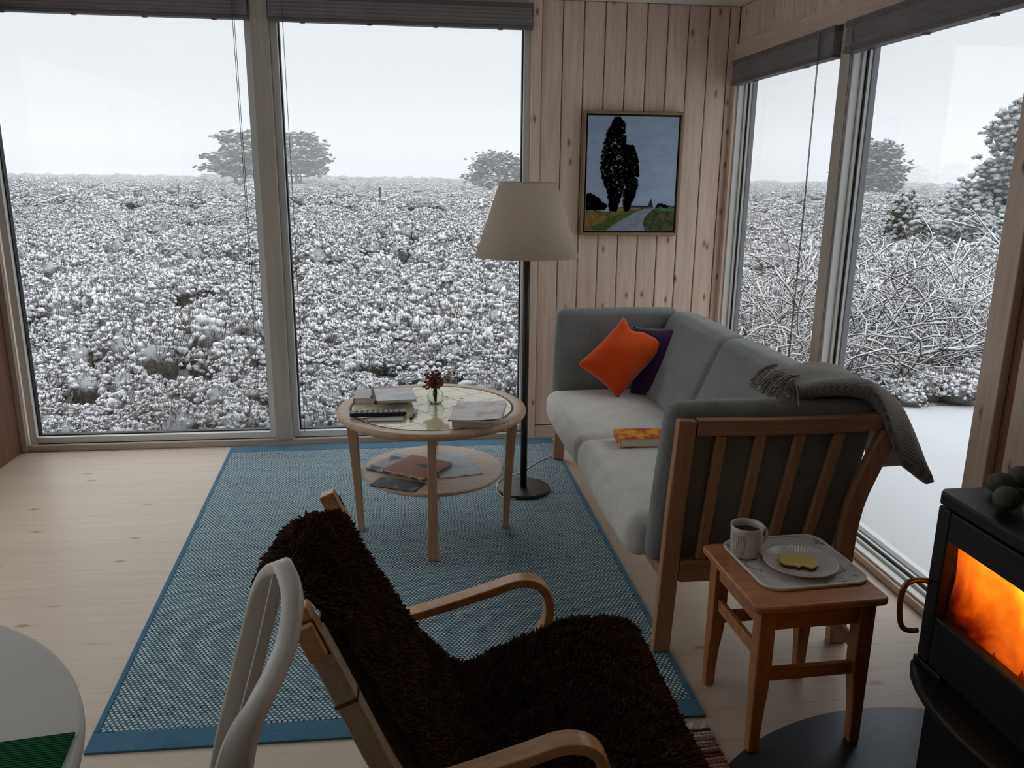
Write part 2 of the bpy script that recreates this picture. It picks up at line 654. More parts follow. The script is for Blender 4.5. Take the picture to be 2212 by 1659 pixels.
def window_right(n, y0, y1):
    z0, z1 = .03, RZ1
    r = setting('window_%d' % n, (WR, (y0 + y1) / 2, z0))
    cx, cy_, cz = r.location
    lin, f, g, c = MB(), MB(), MB(), MB()
    def ring(mb, xa, xb, a, b):
        """a frame ring between insets a and b from the opening"""
        for q in ((y0 + a, y0 + b, z0 + a, z1 - a), (y1 - b, y1 - a, z0 + a, z1 - a),
                  (y0 + b, y1 - b, z0 + a, z0 + b), (y0 + b, y1 - b, z1 - b, z1 - a)):
            mb.box(xa, xb, q[0] - cy_, q[1] - cy_, q[2] - cz, q[3] - cz)
    ring(lin, .0, .034, 0, .010)
    ring(f, .035, .050, .002, .022)
    ring(g, .0505, .0545, .006, .030)
    ring(f, .055, .068, .004, .034)
    ring(c, .069, .095, .0, .040)
    lin.obj('lining', M['white_frame'], r, bevel=.002)
    f.obj('frame', M['white_frame'], r, bevel=.002)
    g.obj('gasket', M['gasket'], r)
    c.obj('cladding', M['clad'], r, bevel=.002)
    MB().box(.059, .064, y0 + .034 - cy_, y1 - .034 - cy_, z0 + .034 - cz, z1 - .034 - cz).obj('pane', M['pane'], r)
    return r
window_right(3, 3.395, RY1)
window_right(4, RY0, 3.315)
trim(10, [(WR - .012, WR + .068, 3.315, 3.395, .03, RZ1)], M['greywash'])

# left wall (its unseen window is added and sized for the room's daylight) and the rear wall
LY0, LY1, LZ0, LZ1 = 0.7, 4.15, 0.45, 2.2
wl = MB()
wl.box(WL - .2, WL, LY1, YB + .2, -.16, ZC + .1)
wl.box(WL - .2, WL, YN - .2, LY0, -.16, ZC + .1)
wl.box(WL - .2, WL, LY0, LY1, -.16, LZ0)
wl.box(WL - .2, WL, LY0, LY1, LZ1, ZC + .1)
wall_left = wl.obj('wall_left', M['pine_wall'])
wall_left['kind'] = 'structure'
trim(11, [(WL, WL + .012, YB - .45, YB - .021, 0, ZC)], wood('dark_stained_board', s2l(132, 92, 72), s2l(108, 72, 56), 'Z', rough=.55))
r5 = setting('window_5', (WL - .06, (LY0 + LY1) / 2, LZ0))
mb = MB()
hw = (LY1 - LY0) / 2
hz = LZ1 - LZ0
for b in ((-hw, -hw + .05, 0, hz), (hw - .05, hw, 0, hz), (-.04, .04, .05, hz - .05), (-hw + .05, hw - .05, 0, .05), (-hw + .05, hw - .05, hz - .05, hz)):
    mb.box(-.03, .03, *b)
mb.obj('frame', M['white_frame'], r5, bevel=.003)
for a, b in ((-hw + .05, -.04), (.04, hw - .05)):
    MB().box(-.003, .003, a, b, .05, hz - .05).obj('pane', M['pane'], r5)
wn_ = MB().box(WL - .2, WR + .2, YN - .2, YN, -.16, ZC + .1).obj('wall_rear', M['pine_wall'])
wn_['kind'] = 'structure'
ce = MB().box(WL - .2, WR + .1, YN - .2, YB + .2, ZC, ZC + .25).obj('ceiling', M['ceiling'])
ce['kind'] = 'structure'
# ------------------------------------------------------------------ outdoors: snowy heath, trees, haze
SNOW = (0.455, 0.468, 0.485)
def snowy(name, dark, dark2, lo=0.15, hi=0.55, nscale=6.0, amount=0.35):
    """plant colour with snow lying on the faces that look upwards"""
    t = NT(name)
    geo = t.n('ShaderNodeNewGeometry')
    sp = t.n('ShaderNodeSeparateXYZ')
    t.l(geo.outputs['Normal'], sp.inputs[0])
    co = t.coords()
    nz = t.noise(co, nscale, 3)
    f = t.math('ADD', sp.outputs['Z'], t.math('MULTIPLY', t.math('SUBTRACT', nz, 0.5), amount * 2))
    k = t.ramp(f, [(lo, (0, 0, 0)), (hi, (1, 1, 1))])
    plant = t.ramp(t.noise(co, nscale * 2.3, 2), [(0.35, dark), (0.65, dark2)])
    col = t.mix(k, plant, SNOW)
    return t.set(col, 0.85, 0, 0.2)

M['snow'] = plain('fresh_snow', SNOW, 0.8, var=0.04, nscale=40, spec=0.25)
M['lifted_snow'] = plain('lightened_snow', (0.68, 0.69, 0.705), 0.85, var=0.03, nscale=40, spec=0.2)  # snow colour lightened to offset the self-shading of the tufts
M['twig'] = plain('bare_heather_twigs', s2l(108, 101, 94), 0.9, var=0.3, nscale=8)
M['heather'] = snowy('heather_undergrowth', s2l(60, 60, 55), s2l(100, 98, 92), 0.25, 0.75, 30, .7)
M['needles'] = snowy('snowy_pine_needles', s2l(52, 62, 54), s2l(78, 88, 74), 0.15, 0.75, 5.0, .55)
M['needles_near'] = snowy('green_pine_needles', s2l(58, 72, 52), s2l(92, 104, 78), 0.5, 0.95, 30.0, .3)
M['bark'] = plain('dark_wet_bark', s2l(70, 62, 56), 0.9, var=0.25, nscale=12)
M['grey_post'] = plain('weathered_post', s2l(96, 94, 92), 0.9, var=0.2)

def zg(x, y):
    d = math.hypot(x, y)
    z = -0.30 + 0.0106 * min(d, 105.0) - 0.004 * max(d - 150.0, 0.0)
    z += 0.05 * math.sin(x * .55 + 1.3) * math.sin(y * .43) + 0.09 * math.sin(x * .13 + y * .09)
    if x > 1.2 and y < 6.2:                       # the level snow-covered terrace beside the right window
        k = min(1, max(0, (6.2 - y) / 0.9)) * min(1, max(0, (x - 1.2) / .4))
        z = z * (1 - k) + (-0.07) * k
    return z

# the ground: a fine grid near the house, coarser with distance
ys = np.concatenate([np.linspace(-14, 4.6, 12), np.linspace(4.78, 20, 90), np.linspace(20.6, 60, 60), np.linspace(61.5, 420, 60)])
xs = np.concatenate([np.linspace(-330, -42, 30), np.linspace(-40, -12, 46), np.linspace(-11.6, 16, 150), np.linspace(16.5, 60, 60), np.linspace(63, 360, 32)])
GV = np.array([(x, y, zg(x, y)) for y in ys for x in xs])
nx = len(xs)
GF = np.array([(j * nx + i, j * nx + i + 1, (j + 1) * nx + i + 1, (j + 1) * nx + i)
               for j in range(len(ys) - 1) for i in range(nx - 1)
               if not (ys[j + 1] < 4.75 and xs[i + 1] > -2.3 and xs[i] < 1.95 and ys[j] > -3.3)])
t = NT('snowy_ground')
co = t.coords()
big = t.noise(co, 0.35, 3)
fine = t.noise(co, 7.5, 4, 0.65)
f = t.math('ADD', t.math('MULTIPLY', big, .35), t.math('MULTIPLY', fine, .65))
sepx = t.n('ShaderNodeSeparateXYZ')
t.l(co, sepx.inputs[0])
mask = t.math('MULTIPLY', t.math('GREATER_THAN', sepx.outputs[0], 1.7), t.math('LESS_THAN', sepx.outputs[1], 5.2))
heath_c = t.ramp(f, [(0.40, s2l(96, 92, 88)), (0.52, SNOW)])
col = t.mix(mask, heath_c, SNOW)
t.bump(t.noise(co, 30, 3), 0.15, 0.02)
ground = np_obj('ground', GV, GF, t.set(col, .85, 0, .2))
ground['kind'] = 'structure'
tag(ground, 'snow covered ground under the heather', 'ground')

# heather tufts: twigs, a dark heart and lumps of snow
I1V, I1F = ico(1)
I2V, I2F = ico(2)
tufts = bpy.data.collections.new('heather_tufts')
def lump(rg, V=I1V, amp=.22):
    s = V * (1 + amp * rg.standard_normal((len(V), 1)))
    s[:, 2] = np.where(s[:, 2] < 0, s[:, 2] * .55, s[:, 2])
    return s
def make_tuft(i, kind):
    rg = np.random.default_rng(100 + i)
    VV, FF, MI = [], [], []
    base = 0
    def put(V, Fc, mi):
        nonlocal base
        VV.append(V)
        FF.append(Fc + base)
        MI.extend([mi] * len(Fc))
        base += len(V)
    def stick(p, q, rad):
        ring = lambda c, r: np.array([c + r * np.array([math.cos(w), math.sin(w), 0]) for w in (0, 2.09, 4.19)])
        V = np.vstack([ring(p, rad), ring(q, rad * .6)])
        put(V, np.array([(0, 1, 4), (0, 4, 3), (1, 2, 5), (1, 5, 4), (2, 0, 3), (2, 3, 5)]), 0)
    h0 = (.17, .24, .32)[kind]
    R0 = .155
    put(lump(rg, I2V, .16) * [R0 * .74, R0 * .74, h0 * .50] + [0, 0, h0 * .28], I2F, 1)
    for k in range(88):
        a = rg.uniform(0, 2 * PI)
        t_ = math.sqrt(rg.random())
        r0 = R0 * 1.12 * t_
        zt = h0 * (.28 + .72 * math.sqrt(max(0, 1 - (t_ * .96) ** 2))) + rg.normal(0, .012)
        c = np.array([r0 * math.cos(a), r0 * math.sin(a), zt])
        s = rg.uniform(.008, .021) * (1.45 if rg.random() < .12 else 1)
        put(lump(rg, I1V, .32) * [s * rg.uniform(.8, 1.5), s * rg.uniform(.8, 1.5), s * rg.uniform(.7, 1.2)] + c, I1F, 2)
        for q in range(2 if rg.random() < .55 else 1):
            d = np.array([.45 * t_ * math.cos(a) + rg.normal(0, .22), .45 * t_ * math.sin(a) + rg.normal(0, .22), 1.0])
            L = rg.uniform(.035, .095)
            p = c + np.array([rg.normal(0, .012), rg.normal(0, .012), -.03])
            stick(p, p + d * L, rg.uniform(.0014, .0028))
    for k in range(10):
        a = rg.uniform(0, 2 * PI)
        p = np.array([.05 * math.cos(a), .05 * math.sin(a), 0])
        stick(p, np.array([R0 * math.cos(a), R0 * math.sin(a), h0 * rg.uniform(.5, .9)]), .0035)
    o = np_obj('heather_tuft', np.vstack(VV), np.vstack(FF), [M['twig'], M['heather'], M['lifted_snow']], mats_idx=MI)
    COL.objects.unlink(o)
    tufts.objects.link(o)
for i in range(9):
    make_tuft(i, i % 3)

pts, rot, scl, idx = [], [], [], []
rg = np.random.default_rng(5)
def patch(x, y):
    return math.sin(x * 1.7 + 2 * math.sin(y * .6)) * math.sin(y * 1.3 + 1.4 * math.sin(x * .8))
def scatter(y0, y1, dens, s0, s1):
    area = 2.3 * (y1 * y1 - y0 * y0) / 2
    for _ in range(int(area * dens)):
        y = math.sqrt(rg.uniform(y0 * y0, y1 * y1))
        x = y * rg.uniform(-.78, 1.5)
        if (y < 5.25 and x > .9) or y < 5.12:
            continue
        p = patch(x, y)
        s = rg.uniform(s0, s1) * (1 + .20 * p)
        pts.append((x, y, zg(x, y) - .03))
        rot.append((rg.uniform(-.2, .2), rg.uniform(-.2, .2), rg.uniform(0, 6.28)))
        scl.append((s, s, s * (1 + .15 * p) * min(1, 8.0 / max(y, 8) + .45)))
        idx.append(int(rg.integers(0, 9)))
scatter(5.1, 6.6, 26, .5, .95)
scatter(6.6, 12, 19, .8, 1.35)
scatter(12, 30, 7.0, .95, 1.7)
scatter(30, 110, 1.0, 1.5, 2.8)
me = bpy.data.meshes.new('heather')
me.from_pydata(pts, [], [])
for nm, typ, dat in (('rot', 'FLOAT_VECTOR', rot), ('scl', 'FLOAT_VECTOR', scl), ('idx', 'INT', idx)):
    at = me.attributes.new(nm, typ, 'POINT')
    at.data.foreach_set('value' if typ == 'INT' else 'vector', np.array(dat).ravel())
heather = link(bpy.data.objects.new('heather', me))
tag(heather, 'low heather bushes under fresh snow covering the heath', 'heather', kind='stuff')
ng = bpy.data.node_groups.new('scatter_heather', 'GeometryNodeTree')
ng.interface.new_socket('Geometry', in_out='INPUT', socket_type='NodeSocketGeometry')
ng.interface.new_socket('Geometry', in_out='OUTPUT', socket_type='NodeSocketGeometry')
gi = ng.nodes.new('NodeGroupInput')
go = ng.nodes.new('NodeGroupOutput')
iop = ng.nodes.new('GeometryNodeInstanceOnPoints')
ci = ng.nodes.new('GeometryNodeCollectionInfo')
ci.inputs['Collection'].default_value = tufts
ci.inputs['Separate Children'].default_value = True
ci.inputs['Reset Children'].default_value = True
def attr(nm, typ):
    a = ng.nodes.new('GeometryNodeInputNamedAttribute')
    a.data_type = typ
    a.inputs['Name'].default_value = nm
    return [s for s in a.outputs if s.enabled and s.name == 'Attribute'][0]
ng.links.new(gi.outputs[0], iop.inputs['Points'])
ng.links.new(ci.outputs[0], iop.inputs['Instance'])
iop.inputs['Pick Instance'].default_value = True
ng.links.new(attr('idx', 'INT'), iop.inputs['Instance Index'])
ng.links.new(attr('rot', 'FLOAT_VECTOR'), iop.inputs['Rotation'])
ng.links.new(attr('scl', 'FLOAT_VECTOR'), iop.inputs['Scale'])
ng.links.new(iop.outputs[0], go.inputs[0])
heather.modifiers.new('scatter', 'NODES').node_group = ng

# ---- trees
def branch_mesh(mb, p, d, L, r, rg, droop=0.0, n=6, wob=.25):
    path = [Vector(p)]
    d = Vector(d).normalized()
    for k in range(n):
        d = (d + Vector((rg.normal(0, wob), rg.normal(0, wob), rg.normal(0, wob * .6) - droop)) * .5).normalized()
        path.append(path[-1] + d * (L / n))
    mb.tube(path, r, 5, radii=[r * (1 - .75 * k / n) for k in range(n + 1)])
    return path

CL_V = lump(np.random.default_rng(3), I1V, .30)
def tree(name, label, loc, H, Wd, shape, seed, pads=26, per=22, stems=3, clump=.16, group=None):
    """crown of needle pads carried by a few crooked stems"""
    rg = np.random.default_rng(seed)
    r = thing(name, label, 'tree', loc, group=group)
    mb = MB()
    Ms = []
    tops = []
    for s in range(stems):
        a = rg.uniform(0, 6.28)
        path = branch_mesh(mb, (rg.uniform(-.1, .1) * Wd, rg.uniform(-.1, .1) * Wd, -.15),
                           (math.cos(a) * .35, math.sin(a) * .35, 1), H * .85, H * .022, rg, 0, 7, .22)
        tops.append(path)
    for k in range(pads):
        a = rg.uniform(0, 6.28)
        if shape == 'umbrella':
            t_ = rg.random()
            z = H * (.24 + .74 * t_)
            rad = Wd / 2 * math.sqrt(max(.03, 1 - (abs(t_ - .25) / .82) ** 2)) * math.sqrt(rg.uniform(.15, 1))
            pr, pz = Wd * .15, H * .05
        elif shape == 'dome':
            t_ = rg.random()
            z = H * (.05 + .90 * t_)
            rad = Wd / 2 * math.sqrt(max(.02, 1 - t_ ** 2.2)) * math.sqrt(rg.uniform(.35, 1))
            pr, pz = Wd * .13, H * .09
        else:                                                       # 'round'
            t_ = rg.random()
            z = H * (.06 + .90 * t_)
            rad = Wd / 2 * math.sqrt(max(.03, 1 - (abs(t_ - .42) / .62) ** 2.4)) * math.sqrt(rg.uniform(.3, 1))
            pr, pz = Wd * .12, H * .07
        c = np.array([rad * math.cos(a), rad * math.sin(a), z])
        tp = tops[k % stems]
        root = tp[min(len(tp) - 1, 1 + int(len(tp) * min(.8, z / H * .8)))]
        if shape == 'umbrella':
            mid = (root + Vector(c)) / 2 + Vector((0, 0, -.04 * H))
            mb.tube(bez([root, mid, c], 4), H * .008, 4)
        for q in range(per):
            o_ = rg.normal(0, 1, 3) * [pr * .55, pr * .55, pz * .6]
            s = clump * rg.uniform(.6, 1.25)
            Ms.append(trs(c + o_, (rg.uniform(-.4, .4), rg.uniform(-.4, .4), rg.uniform(0, 6.28)),
                          (s * 1.5, s * 1.1, s * rg.uniform(.45, .8))))
    mb.obj('trunk', M['bark'], r, smooth=True)
    fo = merged('crown', CL_V, I1F, Ms, M['needles'], r, smooth=False)
    fo['kind'] = 'stuff'
    return r

tree('pine_tree', 'broad snowy pine just left of the mullion on the horizon', (-13.35, 70, zg(-13.35, 70) + .05), 4.3, 5.2, 'umbrella', 21, 74, 26, 4, .17)
tree('pine_tree', 'spreading snowy pine just right of the mullion on the horizon', (-9.2, 72.5, zg(-9.2, 72.5) + .05), 4.4, 4.6, 'umbrella', 22, 70, 26, 4, .17)
tree('evergreen_bush', 'round snowy evergreen bush on the horizon left of the lamp shade', (6.9, 62, zg(6.9, 62)), 3.0, 4.8, 'dome', 23, 90, 24, 3, .12)
tree('round_tree', 'round dense snowy tree seen through the right-hand pane', (31.9, 55, zg(31.9, 55) - .1), 3.9, 4.3, 'round', 24, 120, 26, 2, .14)
tree('distant_tree', 'left one of two faint trees fading into the haze', (161, 250, zg(161, 250) - .5), 6.2, 10, 'dome', 40, 30, 14, 2, .55)
tree('distant_tree', 'right one of two faint trees fading into the haze', (176, 252, zg(176, 252) - .5), 7.2, 11, 'dome', 41, 30, 14, 2, .55)

# spiky needle tuft for the nearer pines
def spike_tuft(seed, n=16):
    rg = np.random.default_rng(seed)
    V, Fc = [], []
    for k in range(n):
        a = rg.uniform(0, 6.28)
        z = rg.uniform(-.25, 1)
        d = np.array([math.cos(a) * math.sqrt(1 - z * z), math.sin(a) * math.sqrt(1 - z * z), z])
        s = np.cross(d, [.3, .2, .9])
        s /= np.linalg.norm(s)
        u = np.cross(s, d)
        b = len(V)
        for w in (0, 2.09, 4.19):
            V.append(.16 * d + .11 * (s * math.cos(w) + u * math.sin(w)))
        V.append(d * rg.uniform(.8, 1.1))
        Fc += [(b, b + 1, b + 3), (b + 1, b + 2, b + 3), (b + 2, b, b + 3)]
    return np.array(V), np.array(Fc)
ST_V, ST_F = spike_tuft(9)

def near_pine(name, label, loc, segs, seed, tuft=.10, snow=.8, per=7):
    """segs: branch paths; needle tufts and puffs of snow sit along them"""
    rg = np.random.default_rng(seed)
    r = thing(name, label, 'tree', loc)
    mb = MB()
    Ms, Ss = [], []
    for path, r0 in segs:
        P = bez(path, 5)
        mb.tube(P, r0, 6, radii=[r0 * (1 - .7 * k / (len(P) - 1)) for k in range(len(P))])
        L = sum((P[k + 1] - P[k]).length for k in range(len(P) - 1))
        for q in range(max(4, int(L / tuft * per))):
            u = rg.uniform(.15, 1.02)
            p = P[min(len(P) - 1, int(u * (len(P) - 1)))]
            o_ = np.array(p[:]) + rg.normal(0, tuft * 1.1, 3)
            s = tuft * rg.uniform(.7, 1.3)
            Ms.append(trs(o_, (rg.uniform(-.7, .7), rg.uniform(-.7, .7), rg.uniform(0, 6.28)), (s, s, s)))
            if rg.random() < snow:
                Ss.append(trs(o_ + np.array([0, 0, s * .35]), (0, 0, rg.uniform(0, 6.28)), (s * .75, s * .62, s * .5)))
    mb.obj('trunk', M['bark'], r, smooth=True)
    a = merged('needles', ST_V, ST_F, Ms, M['needles_near'], r, smooth=False)
    a['kind'] = 'stuff'
    b = merged('snow', lump(np.random.default_rng(seed), I1V, .14), I1F, Ss, M['snow'], r)
    b['kind'] = 'stuff'
    return r

rg2 = np.random.default_rng(77)
segs = [([(0, 0, -.2), (.1, 0, 1.2), (-.05, .1, 2.4), (-.1, 0, 3.25)], .09)]
for k in range(34):
    z = rg2.uniform(.6, 3.1)
    a = rg2.uniform(0, 6.28)
    L = (1.70 - .38 * z) * rg2.uniform(.6, 1.1)
    segs.append(([(0, 0, z), (L * .5 * math.cos(a), L * .5 * math.sin(a), z - .05), (L * math.cos(a), L * math.sin(a), z + .12)], .03))
near_pine('snowy_pine', 'snow laden pine at the right edge of the right-hand pane', (14.55, 18.5, zg(14.55, 18.5) + .1), segs, 51, .13, .9, 8)
segs = [([(0, 0, -.1), (0, 0, .45), (-.02, 0, .95)], .022)]
for k in range(9):
    z = .25 + .07 * k
    a = k * 2.4
    L = .26 - .018 * k
    segs.append(([(0, 0, z), (L * .6 * math.cos(a), L * .6 * math.sin(a), z + .02), (L * math.cos(a), L * math.sin(a), z + .10)], .010))
near_pine('pine_sapling', 'small green pine sapling with little snow in the heather', (10.15, 16.0, zg(10.15, 16.0) + .25), segs, 52, .085, .5, 7)
segs = []
for k in range(12):
    a = rg2.uniform(0, 6.28)
    L = rg2.uniform(.5, 1.1)
    segs.append(([(0, 0, .1), (L * .5 * math.cos(a), L * .5 * math.sin(a), .5), (L * math.cos(a), L * math.sin(a), rg2.uniform(.5, .85))], .018))
near_pine('dwarf_pine', 'low snowy dwarf pine spreading beside the sapling', (10.5, 14.2, zg(10.5, 14.2) + .1), segs, 53, .085, .85, 8)

# ---- leafless shrubs by the terrace, each twig carrying a ridge of snow
def shrub_meshes(seed, n=46, H=.95):
    rg = np.random.default_rng(seed)
    A, B = MB(), MB()
    def grow(p, d, L, r, lev):
        path = [Vector(p)]
        d = Vector(d).normalized()
        m = 6
        for k in range(m):
            d = (d + Vector((rg.normal(0, .30), rg.normal(0, .30), rg.normal(0, .22) - .05))).normalized()
            path.append(path[-1] + d * L / m)
        rad = [r * (1 - .6 * k / m) for k in range(m + 1)]
        A.tube(path, r, 5, radii=rad)
        up = [q + Vector((0, 0, r * 1.1)) for q in path[1:]]
        B.sweep(up, [(-r * 1.25, 0), (0, -r * .3), (r * 1.25, 0), (r * .8, r * 1.5), (0, r * 2.1), (-r * .8, r * 1.5)],
                scales=[float(rg.uniform(.25, 1.05)) for _ in up])
        if lev < 2:
            for k in range(4 if lev == 0 else 2):
                i = int(rg.integers(1, m))
                a = rg.uniform(0, 6.28)
                grow(path[i], d + Vector((math.cos(a), math.sin(a), rg.uniform(-.2, .5))) * .9, L * rg.uniform(.35, .6), r * .62, lev + 1)
    for k in range(n // 3):
        a = rg.uniform(0, 6.28)
        grow((rg.uniform(-.2, .2), rg.uniform(-.2, .2), 0), (math.cos(a) * rg.uniform(.3, 1.4), math.sin(a) * rg.uniform(.3, 1.4), 1), H * rg.uniform(.8, 1.35), rg.uniform(.0050, .0085), 0)
    return A, B
spots = [(2.15, 6.0, 1), (2.7, 5.95, .95), (3.3, 6.0, 1.0), (3.9, 6.0, 1.05), (4.5, 6.1, 1), (5.1, 6.0, 1), (2.4, 6.8, 1.05), (3.05, 6.9, 1.1),
         (3.7, 6.9, 1.1), (4.4, 7.0, 1.1), (5.1, 6.9, 1.1), (5.9, 6.9, 1.1), (2.7, 7.8, 1.1), (3.5, 7.9, 1.15), (4.4, 8.0, 1.15), (5.3, 8.0, 1.2), (6.2, 7.9, 1.2)]
thicket = link(bpy.data.objects.new('thicket', None))
thicket.location = (3.8, 6.8, 0)
tag(thicket, 'tangled leafless thicket with snow along every twig beyond the terrace', 'thicket', kind='stuff')
protos = []
for i, (x, y, s) in enumerate(spots):
    if i < 5:
        A, B = shrub_meshes(300 + i)
        protos.append((A.mesh('twigs'), B.mesh('snow_ridges')))
        protos[-1][0].materials.append(M['bark'])
        protos[-1][1].materials.append(M['lifted_snow'])
        for q in protos[-1]:
            q.polygons.foreach_set('use_smooth', [True] * len(q.polygons))
    for nm, q in zip(('twigs', 'snow_ridges'), protos[i % 5]):
        o = link(bpy.data.objects.new(nm, q))
        o.parent = thicket
        o.location = (x - 3.8, y - 6.8, zg(x, y))
        o.rotation_euler = (0, 0, i * 1.7)
        o.scale = (s, s, s * .9)

# ---- marker posts
def post(label, x, y, h, w):
    r = MB()
    r.lathe([(w, -.2), (w * .97, h - w * .4), (w * .6, h)], 10)
    o = r.obj('marker_post', M['grey_post'], smooth=False, loc=(x, y, zg(x, y)))
    tag(o, label, 'post')
    MB().lathe([(w * .95, h - .02), (w * 1.05, h + .015), (w * .5, h + .04)], 10).obj('snow_cap', M['snow'], o, smooth=True)
post('short thick grey post standing in the heath right of the mullion', -1.15, 35.0, .92, .055)
post('thin leaning stake far off in the heath behind the left pane', -10.2, 39.0, .85, .03)
post('thin stake in the heath beside the snow laden pine', 28.4, 38.6, .95, .03)

# ---- winter haze hanging over the far heath
t = NT('winter_haze')
t.t.nodes.remove(t.bsdf)
vs = t.n('ShaderNodeVolumeScatter')
vs.inputs['Color'].default_value = (1, 1, 1, 1)
vs.inputs['Density'].default_value = 0.0085
vs.inputs['Anisotropy'].default_value = 0.0
t.l(vs.outputs[0], t.out.inputs['Volume'])
hz_ = MB().box(-330, 330, 32, 380, -3, 16).obj('haze', t.m)
tag(hz_, 'pale winter haze hanging over the far heath', 'haze', kind='stuff')
# ------------------------------------------------------------------ things in the room: materials
def T(loc):
    return Matrix.Translation(-Vector(loc))
M['beech'] = wood('oiled_beech', s2l(186, 142, 112), s2l(158, 114, 86), 'Z', rough=.45, perobj=.04)
M['beech_x'] = wood('oiled_beech_rail', s2l(186, 142, 112), s2l(158, 114, 86), 'X', rough=.45, perobj=.04)
M['oak'] = wood('pale_oak', s2l(206, 176, 148), s2l(182, 150, 122), 'X', rough=.4, perobj=.03)
M['oak_z'] = wood('pale_oak_leg', s2l(204, 166, 136), s2l(178, 138, 110), 'Z', rough=.4, perobj=.04)
M['pine_y'] = wood('lacquered_stool_wood', s2l(196, 136, 92), s2l(160, 100, 62), 'Z', rough=.38, perobj=.03)
M['pine_yx'] = wood('lacquered_stool_top', s2l(202, 142, 98), s2l(168, 108, 68), 'X', rough=.33, perobj=.03)
M['bent'] = wood('laminated_birch', s2l(214, 168, 122), s2l(186, 138, 94), 'X', rough=.25, perobj=.02, grain=1.5)
M['sofa'] = fabric('grey_wool_upholstery', s2l(146, 149, 147), s2l(120, 123, 122), scale=700)
M['seat'] = fabric('light_grey_wool_seat', s2l(222, 219, 211), s2l(196, 193, 186), scale=700)
M['orange'] = fabric('orange_velvet', s2l(236, 92, 18), s2l(205, 66, 8), scale=900, sheen=.3)
M['purple'] = fabric('dark_purple_velvet', s2l(62, 34, 76), s2l(44, 22, 56), scale=900, sheen=.3)
M['throw'] = fabric('ribbed_grey_wool_throw', s2l(120, 114, 106), s2l(92, 88, 82), scale=420, bump=.6, bdist=.002)
M['fringe'] = fabric('wool_fringe', s2l(160, 148, 136), s2l(130, 118, 108), scale=600)
M['blind'] = fabric('grey_pleated_blind', s2l(146, 140, 140), s2l(128, 122, 122), scale=300, bump=.15, sheen=0)
M['blindrail'] = plain('dark_blind_rail', s2l(104, 98, 98), .5)
M['cordm'] = plain('grey_cord', s2l(92, 92, 94), .8)
M['bronze'] = plain('dark_bronze_metal', s2l(62, 58, 56), .42, metal=.6, var=.08)
M['castiron'] = plain('black_cast_iron', (.009, .009, .010), .5, metal=.2, var=.25, nscale=60, bump=.15)
M['white_paint'] = plain('white_lacquer', s2l(232, 228, 220), .32, var=.03)
M['white_tablet'] = plain('white_tabletop', s2l(226, 224, 218), .5, var=.015, nscale=200)
M['tile'] = plain('cream_glazed_tile', s2l(226, 214, 180), .07, var=.05, nscale=14, spec=.7)
M['tile_bed'] = plain('tile_grout', s2l(120, 108, 88), .8)
M['inlay'] = plain('dark_inlay', s2l(40, 32, 28), .6)
M['paper'] = plain('paper_edges', s2l(222, 214, 200), .8, var=.08, nscale=120)
M['white_cover'] = plain('white_cover', s2l(214, 212, 210), .35, var=.06, nscale=12)
M['china'] = plain('white_china', s2l(218, 212, 208), .16, var=.02, spec=.6)
M['stone'] = plain('grey_beach_stone', s2l(92, 92, 82), .9, var=.35, nscale=40, bump=.3)
M['canvas_strap'] = fabric('linen_webbing', s2l(196, 182, 160), s2l(170, 156, 134), scale=500, bump=.5)
M['leather_edge'] = plain('brown_leather_trim', s2l(110, 66, 44), .6)
t = NT('curly_brown_wool')
co = t.coords()
t.set(t.ramp(t.noise(co, 22, 3), [(.3, s2l(40, 24, 18)), (.7, s2l(84, 54, 38))]), .85, 0, .15)
M['wool'] = t.m
M['hide'] = plain('brown_sheepskin_hide', s2l(38, 24, 19), .95)

def tpl(f):                         # build a translucent-ish lamp shade
    return f
t = NT('linen_lamp_shade')
co = t.coords()
nz = t.noise(t.scale(co, (260, 260, 90)), 1.0, 2)
colr = t.ramp(nz, [(.3, s2l(232, 222, 208)), (.7, s2l(242, 234, 222))])
tr = t.n('ShaderNodeBsdfTranslucent')
t.l(colr, tr.inputs[0])
mx = t.n('ShaderNodeMixShader')
mx.inputs[0].default_value = .66
t.set(colr, .9, 0, .1)
t.l(t.bsdf.outputs[0], mx.inputs[1])
t.l(tr.outputs[0], mx.inputs[2])
t.l(mx.outputs[0], t.out.inputs['Surface'])
M['shade'] = t.m

# woven rug: staggered pale dashes on blue, teal and dark weft
t = NT('blue_basket_weave')
co = t.coords()
sp = t.n('ShaderNodeSeparateXYZ')
t.l(co, sp.inputs[0])
PX, PY = .0150, .0112
row = t.math('FLOOR', t.math('DIVIDE', sp.outputs[1], PY))
par = t.math('MULTIPLY', t.math('MODULO', t.math('ADD', row, 1000.0), 2.0), .5)
xx = t.math('FRACT', t.math('ADD', t.math('DIVIDE', sp.outputs[0], PX), t.math('ADD', par, 500.0)))
yy = t.math('FRACT', t.math('ADD', t.math('DIVIDE', sp.outputs[1], PY), 500.0))
dx = t.math('MULTIPLY', t.math('ABSOLUTE', t.math('SUBTRACT', xx, .5)), 2.15)
dy = t.math('MULTIPLY', t.math('ABSOLUTE', t.math('SUBTRACT', yy, .5)), 1.9)
dd = t.math('ADD', t.math('POWER', dx, 3.0), t.math('POWER', dy, 4.0))
dash = t.ramp(dd, [(.12, (1, 1, 1)), (.34, (0, 0, 0))])
cmb = t.n('ShaderNodeCombineXYZ')
t.l(t.math('FLOOR', t.math('DIVIDE', sp.outputs[0], PX)), cmb.inputs[0])
t.l(row, cmb.inputs[1])
wnz = t.n('ShaderNodeTexWhiteNoise', noise_dimensions='2D')
t.l(cmb.outputs[0], wnz.inputs['Vector'])
rowc = t.n('ShaderNodeTexWhiteNoise', noise_dimensions='1D')
